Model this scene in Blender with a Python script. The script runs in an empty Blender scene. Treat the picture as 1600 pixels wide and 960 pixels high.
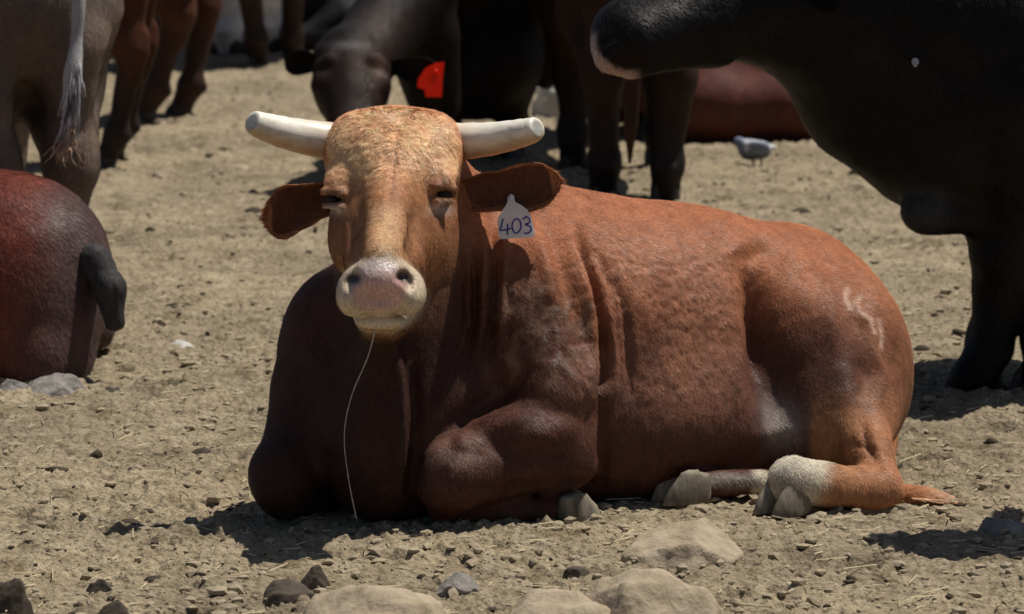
import bpy, bmesh, math, random
import numpy as np
from mathutils import Vector, Matrix

random.seed(7)
rng = np.random.default_rng(11)
S = bpy.context.scene
COL = S.collection

# ------------------------------------------------------------------ camera, sky, sun, exposure
F, CX, CY, H = 6400.0, 800.0, 480.0, 1.9          # focal length in photo pixels, centre, camera height
PITCH = math.atan(0.1375)
cam = bpy.data.cameras.new('camera'); camo = bpy.data.objects.new('camera', cam); COL.objects.link(camo)
camo.location = (0, 0, H); camo.rotation_euler = (math.radians(90) - PITCH, 0, 0)
cam.sensor_width = 36; cam.lens = F / 1600 * 36
cam.clip_start = 0.1; cam.clip_end = 5000
cam.dof.use_dof = True; cam.dof.focus_distance = 10.0; cam.dof.aperture_fstop = 6.3
S.camera = camo

SUN = Vector((0.36, 0.18, 1.0)).normalized()
EL = math.asin(SUN.z); AZ = math.atan2(SUN.x, SUN.y)
w = bpy.data.worlds.new("World"); S.world = w; w.use_nodes = True
nt = w.node_tree; nt.nodes.clear()
sky = nt.nodes.new('ShaderNodeTexSky'); sky.sky_type = 'NISHITA'; sky.sun_disc = False
sky.sun_elevation = EL; sky.sun_rotation = AZ
bg = nt.nodes.new('ShaderNodeBackground'); bg.inputs[1].default_value = 0.055
wo = nt.nodes.new('ShaderNodeOutputWorld')
nt.links.new(sky.outputs[0], bg.inputs[0]); nt.links.new(bg.outputs[0], wo.inputs[0])
sl = bpy.data.lights.new('sun', 'SUN'); sl.energy = 5.0; sl.angle = math.radians(0.5); sl.color = (1.0, 0.95, 0.87)
so = bpy.data.objects.new('sun', sl); COL.objects.link(so)
so.rotation_euler = (-SUN).to_track_quat('-Z', 'Y').to_euler(); so.location = (8, 8, 20)
vs = S.view_settings; vs.view_transform = 'Standard'; vs.look = 'None'; vs.exposure = 0.0; vs.gamma = 1.0; vs.use_curve_mapping = False

CP, SP = math.cos(PITCH), math.sin(PITCH)
def V(px, py, Y):
    """world point seen at a photo pixel, at distance Y in front of the camera"""
    dx, dy = (px - CX) / F, -(py - CY) / F
    d = np.array([dx, CP + dy * SP, -SP + dy * CP])
    return np.array([0, 0, H]) + d * (Y / d[1])
def G(px, py):
    """ground point under a photo pixel"""
    dx, dy = (px - CX) / F, -(py - CY) / F
    d = np.array([dx, CP + dy * SP, -SP + dy * CP])
    return np.array([0, 0, H]) + d * (H / -d[2])
def proj(P):
    x, y, z = P[:, 0], P[:, 1], P[:, 2] - H
    dep = y * CP - z * SP; up = y * SP + z * CP
    return CX + F * x / dep, CY - F * up / dep

# ------------------------------------------------------------------ noise
def _h(ix, iy, iz, s):
    h = (ix.astype(np.uint32) * np.uint32(374761393)) ^ (iy.astype(np.uint32) * np.uint32(668265263)) ^ (iz.astype(np.uint32) * np.uint32(2147483647)) ^ np.uint32((s * 1274126177) & 0xffffffff)
    h = (h ^ (h >> np.uint32(13))) * np.uint32(1274126177)
    h = (h ^ (h >> np.uint32(16))) * np.uint32(2246822519)
    h = h ^ (h >> np.uint32(13))
    return h.astype(np.float32) / np.float32(4294967295.0)
def vnoise(P, s=0):
    """value noise in -1..1 at points (n,3)"""
    I = np.floor(P).astype(np.int64); f = (P - I).astype(np.float32); u = f * f * (3 - 2 * f)
    I = I + 100000
    x, y, z = I[:, 0], I[:, 1], I[:, 2]
    r = 0
    for a in (0, 1):
        wa = u[:, 0] if a else 1 - u[:, 0]
        for b in (0, 1):
            wb = u[:, 1] if b else 1 - u[:, 1]
            for c in (0, 1):
                wc = u[:, 2] if c else 1 - u[:, 2]
                r = r + wa * wb * wc * _h(x + a, y + b, z + c, s)
    return r * 2 - 1
def fbm(P, octv=4, s=0, gain=.5):
    a, t, n = 1.0, 0, 0
    for o in range(octv):
        t = t + a * vnoise(P * (2.03 ** o) + 17.3 * o, s + o); n += a; a *= gain
    return t / n
def vnoise2(X, Y, s=0):
    ix = np.floor(X).astype(np.int64); iy = np.floor(Y).astype(np.int64)
    fx = (X - ix).astype(np.float32); fy = (Y - iy).astype(np.float32)
    ux = fx * fx * (3 - 2 * fx); uy = fy * fy * (3 - 2 * fy); ix = ix + 100000; iy = iy + 100000
    z = np.zeros_like(ix)
    return ((_h(ix, iy, z, s) * (1 - ux) + _h(ix + 1, iy, z, s) * ux) * (1 - uy) + (_h(ix, iy + 1, z, s) * (1 - ux) + _h(ix + 1, iy + 1, z, s) * ux) * uy) * 2 - 1
def cell2(X, Y, s=0):
    """distance to nearest jittered cell point and that cell's random value"""
    ix = np.floor(X).astype(np.int64); iy = np.floor(Y).astype(np.int64); best = np.full(X.shape, 9., np.float32); val = np.zeros(X.shape, np.float32)
    z = np.zeros_like(ix)
    for a in (-1, 0, 1):
        for b in (-1, 0, 1):
            jx, jy = ix + a + 100000, iy + b + 100000
            px = ix + a + _h(jx, jy, z, s); py = iy + b + _h(jx, jy, z, s + 1)
            d = ((X - px) ** 2 + (Y - py) ** 2).astype(np.float32)
            m = d < best
            best = np.where(m, d, best); val = np.where(m, _h(jx, jy, z, s + 2), val)
    return np.sqrt(best), val
def sstep(a, b, x):
    t = np.clip((x - a) / (b - a), 0, 1); return t * t * (3 - 2 * t)

# ------------------------------------------------------------------ implicit surfaces, meshed by surface nets
class Field:
    def __init__(s, xs, ys, zs):
        s.ax = [np.asarray(a, np.float32) for a in (xs, ys, zs)]
        s.D = np.full([len(a) for a in s.ax], 0.5, np.float32)
    def _sl(s, lo, hi):
        r = []
        for a, l, h in zip(s.ax, lo, hi):
            i = max(int(np.searchsorted(a, l)) - 1, 0); j = min(int(np.searchsorted(a, h)) + 1, len(a))
            if j <= i: return None
            r.append(slice(i, j))
        return tuple(r)
    def _put(s, sl, d, k, op):
        A = s.D[sl]
        if op == 'add':
            h = np.maximum(k - np.abs(A - d), 0) / max(k, 1e-6)
            s.D[sl] = np.minimum(A, d) - h * h * k * .25
        else:
            d = -d; h = np.maximum(k - np.abs(A - d), 0) / max(k, 1e-6)
            s.D[sl] = np.maximum(A, d) + h * h * k * .25
    def _loc(s, sl, c):
        X = (s.ax[0][sl[0]] - c[0])[:, None, None]; Y = (s.ax[1][sl[1]] - c[1])[None, :, None]; Z = (s.ax[2][sl[2]] - c[2])[None, None, :]
        return X, Y, Z
    def ell(s, c, r, R=None, k=.05, op='add'):
        """ellipsoid: centre, radii, columns of R are its axes"""
        m = (max(r) if R is not None else 0)
        e = np.array([m] * 3) if R is not None else np.array(r, float)
        pad = k + .03
        sl = s._sl(c - e - pad, c + e + pad)
        if sl is None: return
        X, Y, Z = s._loc(sl, c)
        if R is None: q = (X, Y, Z)
        else: q = [X * R[0][i] + Y * R[1][i] + Z * R[2][i] for i in range(3)]
        k0 = np.sqrt((q[0] / r[0]) ** 2 + (q[1] / r[1]) ** 2 + (q[2] / r[2]) ** 2)
        k1 = np.sqrt((q[0] / r[0] ** 2) ** 2 + (q[1] / r[1] ** 2) ** 2 + (q[2] / r[2] ** 2) ** 2) + 1e-6
        s._put(sl, (k0 * (k0 - 1) / k1).astype(np.float32), k, op)
    def cone(s, a, b, ra, rb, k=.05, op='add', flat=None):
        """capsule with two radii; flat=(direction, factor) squashes it"""
        a = np.asarray(a, float); b = np.asarray(b, float); rm = max(ra, rb); pad = k + .03
        if flat is not None and flat[1] < 1: rm = rm / flat[1]
        sl = s._sl(np.minimum(a, b) - rm - pad, np.maximum(a, b) + rm + pad)
        if sl is None: return
        X, Y, Z = s._loc(sl, a); ab = b - a; L2 = ab @ ab + 1e-9
        t = np.clip((X * ab[0] + Y * ab[1] + Z * ab[2]) / L2, 0, 1)
        ex, ey, ez = X - t * ab[0], Y - t * ab[1], Z - t * ab[2]
        if flat is None: d = np.sqrt(ex * ex + ey * ey + ez * ez)
        else:
            n = flat[0] / np.linalg.norm(flat[0]); dn = ex * n[0] + ey * n[1] + ez * n[2]
            d2 = ex * ex + ey * ey + ez * ez - dn * dn
            d = np.sqrt(np.maximum(d2, 0) + (dn / flat[1]) ** 2) 
        s._put(sl, (d - (ra + (rb - ra) * t)).astype(np.float32), k, op)
    def tube(s, pts, rs, k=.03, op='add', flat=None):
        for i in range(len(pts) - 1): s.cone(pts[i], pts[i + 1], rs[i], rs[i + 1], k, op, flat)
    def mesh(s, smooth=2):
        D = s.D; ins = D < 0; n = D.shape
        c = [ins[i:n[0] - 1 + i, j:n[1] - 1 + j, l:n[2] - 1 + l] for i in (0, 1) for j in (0, 1) for l in (0, 1)]
        al = c[0].copy(); an = c[0].copy()
        for q in c[1:]: al &= q; an |= q
        act = an & ~al
        I = np.argwhere(act); idx = np.full(act.shape, -1, np.int32); idx[act] = np.arange(len(I))
        acc = np.zeros((len(I), 3)); cnt = np.zeros(len(I))
        crn = [(i, j, l) for i in (0, 1) for j in (0, 1) for l in (0, 1)]
        for p in crn:
            for d in range(3):
                if p[d]: continue
                q = list(p); q[d] = 1
                A = D[I[:, 0] + p[0], I[:, 1] + p[1], I[:, 2] + p[2]]; B = D[I[:, 0] + q[0], I[:, 1] + q[1], I[:, 2] + q[2]]
                m = (A < 0) != (B < 0); t = np.where(m, A / np.where(m, A - B, 1), 0)
                for e in range(3):
                    lo = s.ax[e][I[:, e] + p[e]]; hi = s.ax[e][I[:, e] + q[e]]
                    acc[:, e] += np.where(m, lo + (hi - lo) * t, 0)
                cnt += m
        P = acc / cnt[:, None]
        Q = []
        for d in range(3):
            o = [slice(None)] * 3; o2 = [slice(None)] * 3
            o[d] = slice(0, n[d] - 1); o2[d] = slice(1, n[d])
            a, b = ins[tuple(o)], ins[tuple(o2)]
            E = np.argwhere(a != b); u, v = [(1, 2), (2, 0), (0, 1)][d]
            E = E[(E[:, u] > 0) & (E[:, v] > 0) & (E[:, u] < n[u] - 1) & (E[:, v] < n[v] - 1)]
            fl = a[E[:, 0], E[:, 1], E[:, 2]]
            def g(du, dv):
                q = E.copy(); q[:, u] -= du; q[:, v] -= dv; return idx[q[:, 0], q[:, 1], q[:, 2]]
            f = np.stack([g(1, 1), g(0, 1), g(0, 0), g(1, 0)], 1)
            f = np.where(fl[:, None], f, f[:, ::-1]); Q.append(f)
        Q = np.concatenate(Q); Q = Q[(Q >= 0).all(1)]
        return relax(P, Q, smooth), Q
def relax(P, Q, it, lam=.5):
    e = np.concatenate([Q[:, [0, 1]], Q[:, [1, 2]], Q[:, [2, 3]], Q[:, [3, 0]]]); a = np.concatenate([e[:, 0], e[:, 1]]); b = np.concatenate([e[:, 1], e[:, 0]])
    c = np.maximum(np.bincount(a, minlength=len(P)), 1)
    for i in range(it):
        for l in (lam, -lam * 1.02):
            av = np.stack([np.bincount(a, P[b, d], len(P)) for d in range(3)], 1) / c[:, None]
            P = P + l * (av - P)
    return P
def normals(P, Q):
    n = np.cross(P[Q[:, 2]] - P[Q[:, 0]], P[Q[:, 3]] - P[Q[:, 1]])
    N = np.stack([sum(np.bincount(Q[:, j], n[:, d], len(P)) for j in range(4)) for d in range(3)], 1)
    return N / (np.linalg.norm(N, axis=1)[:, None] + 1e-12)
def grid(a, b, h): return np.arange(a, b + h, h)

# ------------------------------------------------------------------ objects
def make_mesh(name, P, faces, cols=None, smooth=True):
    me = bpy.data.meshes.new(name); P = np.asarray(P, np.float32)
    if isinstance(faces, np.ndarray):
        k = faces.shape[1]; m = len(faces)
        me.vertices.add(len(P)); me.vertices.foreach_set('co', P.ravel())
        me.loops.add(m * k); me.loops.foreach_set('vertex_index', faces.astype(np.int32).ravel())
        me.polygons.add(m); me.polygons.foreach_set('loop_start', np.arange(0, m * k, k, dtype=np.int32))
        me.update(calc_edges=True); me.validate()
    else:
        me.from_pydata([tuple(map(float, p)) for p in P], [], faces); me.update()
    if cols is not None:
        at = me.color_attributes.new('coat', 'FLOAT_COLOR', 'POINT')
        c4 = np.ones((len(P), 4), np.float32); c4[:, :cols.shape[1]] = np.clip(cols, 0, 1); at.data.foreach_set('color', c4.ravel())
    me.polygons.foreach_set('use_smooth', [smooth] * len(me.polygons))
    return me
def obj(name, me, mat=None, parent=None, loc=None):
    """link one mesh object; vertices are given in world space and are moved to the parent's frame"""
    o = bpy.data.objects.new(name, me); COL.objects.link(o)
    if mat is not None and not me.materials: me.materials.append(mat)
    if parent is not None: o.parent = parent
    if loc is not None: o.location = loc
    return o
def thing(name, label, cat, loc=(0, 0, 0), group=None, rz=0):
    o = bpy.data.objects.new(name, None); COL.objects.link(o); o.empty_display_size = .2
    o.location = loc; o.rotation_euler = (0, 0, rz); tag(o, label, cat, group); return o
def tag(o, label, cat, group=None):
    o['label'] = label; o['category'] = cat
    if group: o['group'] = group
    return o
def base(P, t): return np.asarray(P) - np.array(t.location)

# ------------------------------------------------------------------ materials
def newmat(name):
    m = bpy.data.materials.new(name); m.use_nodes = True; t = m.node_tree; t.nodes.clear()
    o = t.nodes.new('ShaderNodeOutputMaterial'); b = t.nodes.new('ShaderNodeBsdfPrincipled'); t.links.new(b.outputs[0], o.inputs[0])
    return m, t, b
def N(t, typ, **kw):
    n = t.nodes.new(typ)
    for k, v in kw.items():
        if k.startswith('i_'):
            n.inputs[int(k[2:]) if k[2:].isdigit() else k[2:]].default_value = v
        else: setattr(n, k, v)
    return n
def tex(t, scale, vec=None, detail=3, rough=.6, stretch=None, typ='noise'):
    tc = N(t, 'ShaderNodeTexCoord'); mp = N(t, 'ShaderNodeMapping')
    mp.inputs['Scale'].default_value = stretch or (1, 1, 1)
    t.links.new(tc.outputs['Object'], mp.inputs[0])
    n = N(t, 'ShaderNodeTexNoise'); n.inputs['Scale'].default_value = scale; n.inputs['Detail'].default_value = detail; n.inputs['Roughness'].default_value = rough
    t.links.new(mp.outputs[0], n.inputs['Vector']); return n
def ramp(t, fac, stops):
    r = N(t, 'ShaderNodeValToRGB'); e = r.color_ramp.elements
    while len(e) < len(stops): e.new(.5)
    for q, (p, c) in zip(e, stops): q.position = p; q.color = (*c, 1)
    t.links.new(fac, r.inputs[0]); return r
def coat_mat(name, color=None, rough=.58, spec=.09, sheen=.0, bump=.5, stretch=(1, 1, .28), var=.35):
    m, t, b = newmat(name)
    if color is None:
        c = N(t, 'ShaderNodeVertexColor'); c.layer_name = 'coat'; src = c.outputs[0]
    else:
        c = N(t, 'ShaderNodeRGB'); c.outputs[0].default_value = (*color, 1); src = c.outputs[0]
    n1 = tex(t, 160, stretch=stretch, detail=3); n2 = tex(t, 14, detail=4, stretch=(1, 1, .6))
    r1 = ramp(t, n1.outputs[0], [(.28, (1 - var,) * 3), (.72, (1 + var * .5,) * 3)])
    r2 = ramp(t, n2.outputs[0], [(.3, (.78, .78, .80)), (.7, (1.12, 1.1, 1.06))])
    a = N(t, 'ShaderNodeMix', data_type='RGBA', blend_type='MULTIPLY'); a.inputs[0].default_value = 1
    a2 = N(t, 'ShaderNodeMix', data_type='RGBA', blend_type='MULTIPLY'); a2.inputs[0].default_value = 1
    t.links.new(src, a.inputs[6]); t.links.new(r1.outputs[0], a.inputs[7]); t.links.new(a.outputs[2], a2.inputs[6]); t.links.new(r2.outputs[0], a2.inputs[7])
    t.links.new(a2.outputs[2], b.inputs['Base Color'])
    bp = N(t, 'ShaderNodeBump'); bp.inputs['Strength'].default_value = bump; bp.inputs['Distance'].default_value = .006
    t.links.new(n1.outputs[0], bp.inputs['Height']); t.links.new(bp.outputs[0], b.inputs['Normal'])
    b.inputs['Roughness'].default_value = rough; b.inputs['Specular IOR Level'].default_value = spec
    if color is None:
        for nm, lo_, hi_ in (('Roughness', .30, rough), ('Specular IOR Level', .5, spec)):
            mr = N(t, 'ShaderNodeMapRange'); mr.inputs[3].default_value = lo_; mr.inputs[4].default_value = hi_; t.links.new(c.outputs[1], mr.inputs[0]); t.links.new(mr.outputs[0], b.inputs[nm])
    b.inputs['Sheen Weight'].default_value = sheen; b.inputs['Sheen Roughness'].default_value = .4
    return m
def plain(name, c1, c2, scale=30, rough=.6, spec=.4, bump=.2, dist=.004, stretch=None, detail=5):
    m, t, b = newmat(name); n = tex(t, scale, detail=detail, stretch=stretch)
    r = ramp(t, n.outputs[0], [(.3, c1), (.7, c2)]); t.links.new(r.outputs[0], b.inputs['Base Color'])
    bp = N(t, 'ShaderNodeBump'); bp.inputs['Strength'].default_value = bump; bp.inputs['Distance'].default_value = dist
    t.links.new(n.outputs[0], bp.inputs['Height']); t.links.new(bp.outputs[0], b.inputs['Normal'])
    b.inputs['Roughness'].default_value = rough; b.inputs['Specular IOR Level'].default_value = spec
    return m
M_coat = coat_mat('bull_coat')
M_dark = coat_mat('dark_coat', rough=.55, spec=.09, var=.3)
M_hair = coat_mat('coat_hair', rough=.48, spec=.22, bump=0, var=.05)
M_eye = plain('eye', (.006, .004, .003), (.012, .008, .006), rough=.16, spec=.25, bump=0)
M_ear = coat_mat('ear_skin', rough=.6, spec=.15)
_t = M_ear.node_tree; _b = [n for n in _t.nodes if n.type == 'BSDF_PRINCIPLED'][0]; _o = [n for n in _t.nodes if n.type == 'OUTPUT_MATERIAL'][0]
_tr = _t.nodes.new('ShaderNodeBsdfTranslucent'); _tr.inputs[0].default_value = (.40, .09, .03, 1); _mx = _t.nodes.new('ShaderNodeMixShader'); _mx.inputs[0].default_value = .14
_t.links.new(_b.outputs[0], _mx.inputs[1]); _t.links.new(_tr.outputs[0], _mx.inputs[2]); _t.links.new(_mx.outputs[0], _o.inputs[0])
M_nose = plain('nose_skin', (.42, .24, .20), (.60, .40, .36), 60, .35, .5, .3, .003)
M_tagw = plain('white_tag', (.76, .80, .84), (.84, .87, .90), 20, .45, .4, .05)
M_tagr = plain('red_tag', (.80, .040, .012), (.90, .055, .018), 20, .4, .4, .05)
def translucent(m, col, f):
    t = m.node_tree; b = [n for n in t.nodes if n.type == 'BSDF_PRINCIPLED'][0]; o = [n for n in t.nodes if n.type == 'OUTPUT_MATERIAL'][0]
    q = t.nodes.new('ShaderNodeBsdfTranslucent'); q.inputs[0].default_value = (*col, 1); x = t.nodes.new('ShaderNodeMixShader'); x.inputs[0].default_value = f
    t.links.new(b.outputs[0], x.inputs[1]); t.links.new(q.outputs[0], x.inputs[2]); t.links.new(x.outputs[0], o.inputs[0])
translucent(M_tagr, (1, .13, .03), .6); translucent(M_tagw, (.9, .95, 1), .55)
M_ink = plain('blue_ink', (.02, .04, .22), (.03, .06, .28), 80, .6, .2, 0)
M_hoof = plain('hoof_horn', (.07, .058, .042), (.30, .255, .19), 30, .75, .2, .8, stretch=(1, 1, .3))
M_hoofd = plain('dark_hoof', (.02, .018, .016), (.06, .05, .045), 40, .6, .3, .3)
M_strand = plain('drool', (.30, .28, .25), (.42, .40, .37), 50, .3, .5, 0)

# ------------------------------------------------------------------ ground
def soil_height(X, Y):
    h = .018 * vnoise2(X * 1.1, Y * 1.0, 1) + .012 * vnoise2(X * 3.1, Y * 2.7, 2) + .008 * vnoise2(X * 8, Y * 7, 3)
    pat = sstep(-.25, .5, vnoise2(X * 2.2 + 9, Y * 1.7, 4) + .5 * vnoise2(X * 6, Y * 5, 5))
    near = sstep(22, 12, Y)
    wx = .022 * vnoise2(X * 26, Y * 21, 60) + .010 * vnoise2(X * 70, Y * 60, 61); wy = .022 * vnoise2(X * 26 + 5, Y * 21, 62) + .010 * vnoise2(X * 70, Y * 60 + 9, 63)
    crag = .55 + .45 * vnoise2(X * 55, Y * 45, 64)
    for sc, am, sd, th in ((11., .022, 10, .78), (21., .017, 20, .55), (43., .011, 30, .35), (90., .0055, 40, .15)):
        d, v = cell2((X + wx) * sc, (Y + wy) * sc * .85, sd)
        ok = np.where(v > th, .35 + .65 * (v - th) / (1 - th), 0)
        h = h + am * (.2 + .8 * pat) * ok * np.sqrt(np.clip(1 - (d / .5) ** 2, 0, 1)) * (crag if sc < 50 else 1)
    d, v = cell2(X * 4.2 + .12 * vnoise2(X * 9, Y * 9, 70), Y * 3.6 + .12 * vnoise2(X * 9, Y * 9, 71), 72)      # hoof prints
    hp = (v > .45) * (v - .35) * 1.6; h = h - .024 * hp * sstep(.26, .16, d) + .010 * hp * sstep(.42, .28, d) * sstep(.20, .28, d)
    h = h + .009 * np.abs(vnoise2(X * 30, Y * 22, 9)) + .006 * vnoise2(X * 70, Y * 55, 6) - .007 * np.maximum(vnoise2(X * 17, Y * 13, 7), 0) - .004 * np.maximum(vnoise2(X * 41, Y * 37, 8), 0) 
    return h
def build_ground():
    rows = [8.0]; 
    while rows[-1] < 33: rows.append(rows[-1] + .0066 * (rows[-1] / 9.4) ** 1.9)
    rows = np.concatenate([[-1500, -300, -60, -12, 0, 4, 6.5, 7.5], rows, [34, 36, 40, 48, 64, 100, 180, 400, 1500]])
    t = np.concatenate([[-900, -250, -70, -20, -6, -3, -2.2, -1.8], np.linspace(-1.62, 1.62, 720), [1.8, 2.2, 3, 6, 20, 70, 250, 900]])
    T, R = np.meshgrid(t, rows)
    X = T * np.clip(R, 8, 33) / 9.4 
    fade = sstep(7.4, 8.1, R) * sstep(34, 32.5, R) * sstep(1.9, 1.6, np.abs(T))
    Z = soil_height(X.ravel(), R.ravel()).reshape(X.shape) * fade
    n, m = X.shape; i = np.arange(n * m).reshape(n, m)
    Q = np.stack([i[:-1, :-1], i[:-1, 1:], i[1:, 1:], i[1:, :-1]], -1).reshape(-1, 4)
    P = np.stack([X, R, Z], -1).reshape(-1, 3)
    me = make_mesh('ground', P, Q)
    m_, tr, b = newmat('dry_soil')
    tc = N(tr, 'ShaderNodeTexCoord')
    def nz(scale, det, st=(1, 1, 1)):
        return tex(tr, scale, detail=det, stretch=st)
    a = nz(1.3, 5); c = nz(11, 6); d = nz(70, 5); e = nz(5, 6, (1, .55, 1))
    r1 = ramp(tr, c.outputs[0], [(.28, (.205, .166, .114)), (.5, (.330, .275, .192)), (.74, (.43, .368, .268))])
    r2 = ramp(tr, d.outputs[0], [(.30, (.56, .54, .51)), (.58, (1.10, 1.08, 1.05))])
    r3 = ramp(tr, a.outputs[0], [(.32, (.72, .71, .70)), (.68, (1.14, 1.12, 1.08))])
    r4 = ramp(tr, e.outputs[0], [(.30, (.55, .50, .43)), (.42, (1, 1, 1))])
    x = r1.outputs[0]
    for r in (r2, r3, r4):
        mx = N(tr, 'ShaderNodeMix', data_type='RGBA', blend_type='MULTIPLY'); mx.inputs[0].default_value = 1
        tr.links.new(x, mx.inputs[6]); tr.links.new(r.outputs[0], mx.inputs[7]); x = mx.outputs[2]
    tr.links.new(x, b.inputs['Base Color'])
    bp = N(tr, 'ShaderNodeBump'); bp.inputs['Strength'].default_value = 1; bp.inputs['Distance'].default_value = .018
    tr.links.new(d.outputs[0], bp.inputs['Height']); tr.links.new(bp.outputs[0], b.inputs['Normal'])
    b.inputs['Roughness'].default_value = .95; b.inputs['Specular IOR Level'].default_value = .1
    o = obj('ground', me, m_); o['kind'] = 'structure'; o['label'] = 'dry trampled brown soil of the cattle yard'
build_ground()

# ------------------------------------------------------------------ shared small parts
def hoof_mesh(name='hoof', mat=None, w=.052, l=.13, h=.075):
    """two claws with a cleft between them, flared to the ground, toe along +X, standing on z=0"""
    P, Fc = [], []; n = 16
    rings = ((0, .97, .97, .002), (.06, 1.0, 1.0, 0), (.3, .97, .98, -.004), (.6, .86, .92, -.011), (.85, .73, .84, -.018), (1.0, .64, .78, -.022), (1.08, .60, .70, -.023), (1.16, .3, .4, -.024))
    for sgn in (-1, 1):
        o = len(P)
        for z, sx, sy, ox in rings:
            for i in range(n):
                a = 2 * math.pi * i / n; cx, cy = math.cos(a), math.sin(a); inner = max(0, -sgn * cy)
                P.append((l * .5 * sx * (cx if cx < 0 else cx * 1.06) + ox, sgn * w * .54 + w * .5 * sy * cy * (1 - .30 * max(cx, 0)) * (1 - .12 * inner), h * z * (1 + .10 * (cx < -.3) * (z > .9) * -1)))
        for r in range(len(rings) - 1):
            for i in range(n): Fc.append((o + r * n + i, o + r * n + (i + 1) % n, o + (r + 1) * n + (i + 1) % n, o + (r + 1) * n + i))
        Fc.append(tuple(o + (len(rings) - 1) * n + i for i in range(n))); Fc.append(tuple(o + i for i in reversed(range(n))))
    P = np.array(P); P = P * (1 + .035 * vnoise(P * 40, 3) + .02 * vnoise(P * 110, 4))[:, None]
    me = make_mesh(name, P, Fc); me.materials.append(mat or M_hoofd); return me
HOOF = hoof_mesh()
def tube_mesh(name, pts, rs, n=10, cap=True, ell=None):
    pts = [Vector(p) for p in pts]; P, Fc = [], []
    ov = pts[-1] - pts[0]; up = Vector((0.13, .2, 1)).normalized() if abs(ov.z) < .75 * ov.length else Vector((.15, 1, .05)).normalized()
    for i, p in enumerate(pts):
        t = (pts[min(i + 1, len(pts) - 1)] - pts[max(i - 1, 0)]).normalized()
        a = t.cross(up); a = a.normalized() if a.length > 1e-4 else t.orthogonal().normalized(); b = t.cross(a)
        for j in range(n):
            th = 2 * math.pi * j / n; P.append(p + (a * math.cos(th) + b * math.sin(th)) * rs[i])
    for i in range(len(pts) - 1):
        for j in range(n): Fc.append((i * n + j, i * n + (j + 1) % n, (i + 1) * n + (j + 1) % n, (i + 1) * n + j))
    if cap: Fc.append(tuple(reversed(range(n)))); Fc.append(tuple((len(pts) - 1) * n + j for j in range(n)))
    return np.array(P), Fc
def spline(pts, rs, n=24):
    """Catmull-Rom through points with radii"""
    p = np.array(pts, float); r = np.array(rs, float); q = np.vstack([2 * p[0] - p[1], p, 2 * p[-1] - p[-2]]); m = len(p) - 1; op, orr = [], []
    for u in np.linspace(0, m - 1e-6, n):
        i = int(u); f = u - i; a, b, c, d = q[i], q[i + 1], q[i + 2], q[i + 3]
        op.append(.5 * (2 * b + (c - a) * f + (2 * a - 5 * b + 4 * c - d) * f * f + (3 * b - a - 3 * c + d) * f ** 3)); orr.append(r[i] + (r[i + 1] - r[i]) * f)
    return op, orr
def ear_mesh(name, root, tip, face, wid, col_out, col_in, drop=.0, cup=.35, n=15, m=12, thick=.012, rw=.3, wav=0.):
    """a cupped leaf-shaped ear from root to tip whose opening looks along face"""
    root, tip, face = map(lambda q: Vector([float(v) for v in q]), (root, tip, face)); ax = tip - root; L = ax.length; ax.normalize()
    side = ax.cross(face).normalized(); fz = side.cross(ax).normalized()
    P, C, Fc = [], [], []
    for lay in (0, 1):
        for i in range(n):
            u = i / (n - 1); ww = wid * (rw + (1 - rw) * math.sin(min(u * 1.25, 1) * math.pi * .5) ** 1.2) * math.sqrt(max(1 - (max(u - .55, 0) / .45) ** 2.2, 0.0004))
            for j in range(m):
                v = -1 + 2 * j / (m - 1)
                p = root + ax * (L * u) + side * (ww * math.sin(v * 1.25) / math.sin(1.25)) + fz * (ww * cup * (v * v * (1.15 - .5 * u)) - drop * u * u * 0) 
                p = p + Vector((0, 0, -drop * u * u))
                if wav: p = p + fz * (wav * math.sin(7 * u + 2.2 * v + root[0] * 9) * u) + side * (wav * .8 * v * math.sin(9 * u + 1.2) * u)
                e = max(0, 1 - abs(v)) * math.sin(math.pi * min(max(u, 0.02), .98))
                p = p - fz * (lay * (thick * (.35 + 1.1 * min(e, 1)))) 
                P.append(p); C.append(col_in if lay == 0 and abs(v) < .80 and u < .90 else col_out)
    def id(l, i, j): return l * n * m + i * m + j
    for i in range(n - 1):
        for j in range(m - 1):
            Fc.append((id(0, i, j), id(0, i + 1, j), id(0, i + 1, j + 1), id(0, i, j + 1)))
            Fc.append((id(1, i, j), id(1, i, j + 1), id(1, i + 1, j + 1), id(1, i + 1, j)))
    for i in range(n - 1):
        Fc.append((id(0, i, 0), id(1, i, 0), id(1, i + 1, 0), id(0, i + 1, 0))); Fc.append((id(0, i, m - 1), id(0, i + 1, m - 1), id(1, i + 1, m - 1), id(1, i, m - 1)))
    for j in range(m - 1):
        Fc.append((id(0, n - 1, j), id(1, n - 1, j), id(1, n - 1, j + 1), id(0, n - 1, j + 1)))
    return np.array([tuple(p) for p in P]), Fc, np.array(C)

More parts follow.
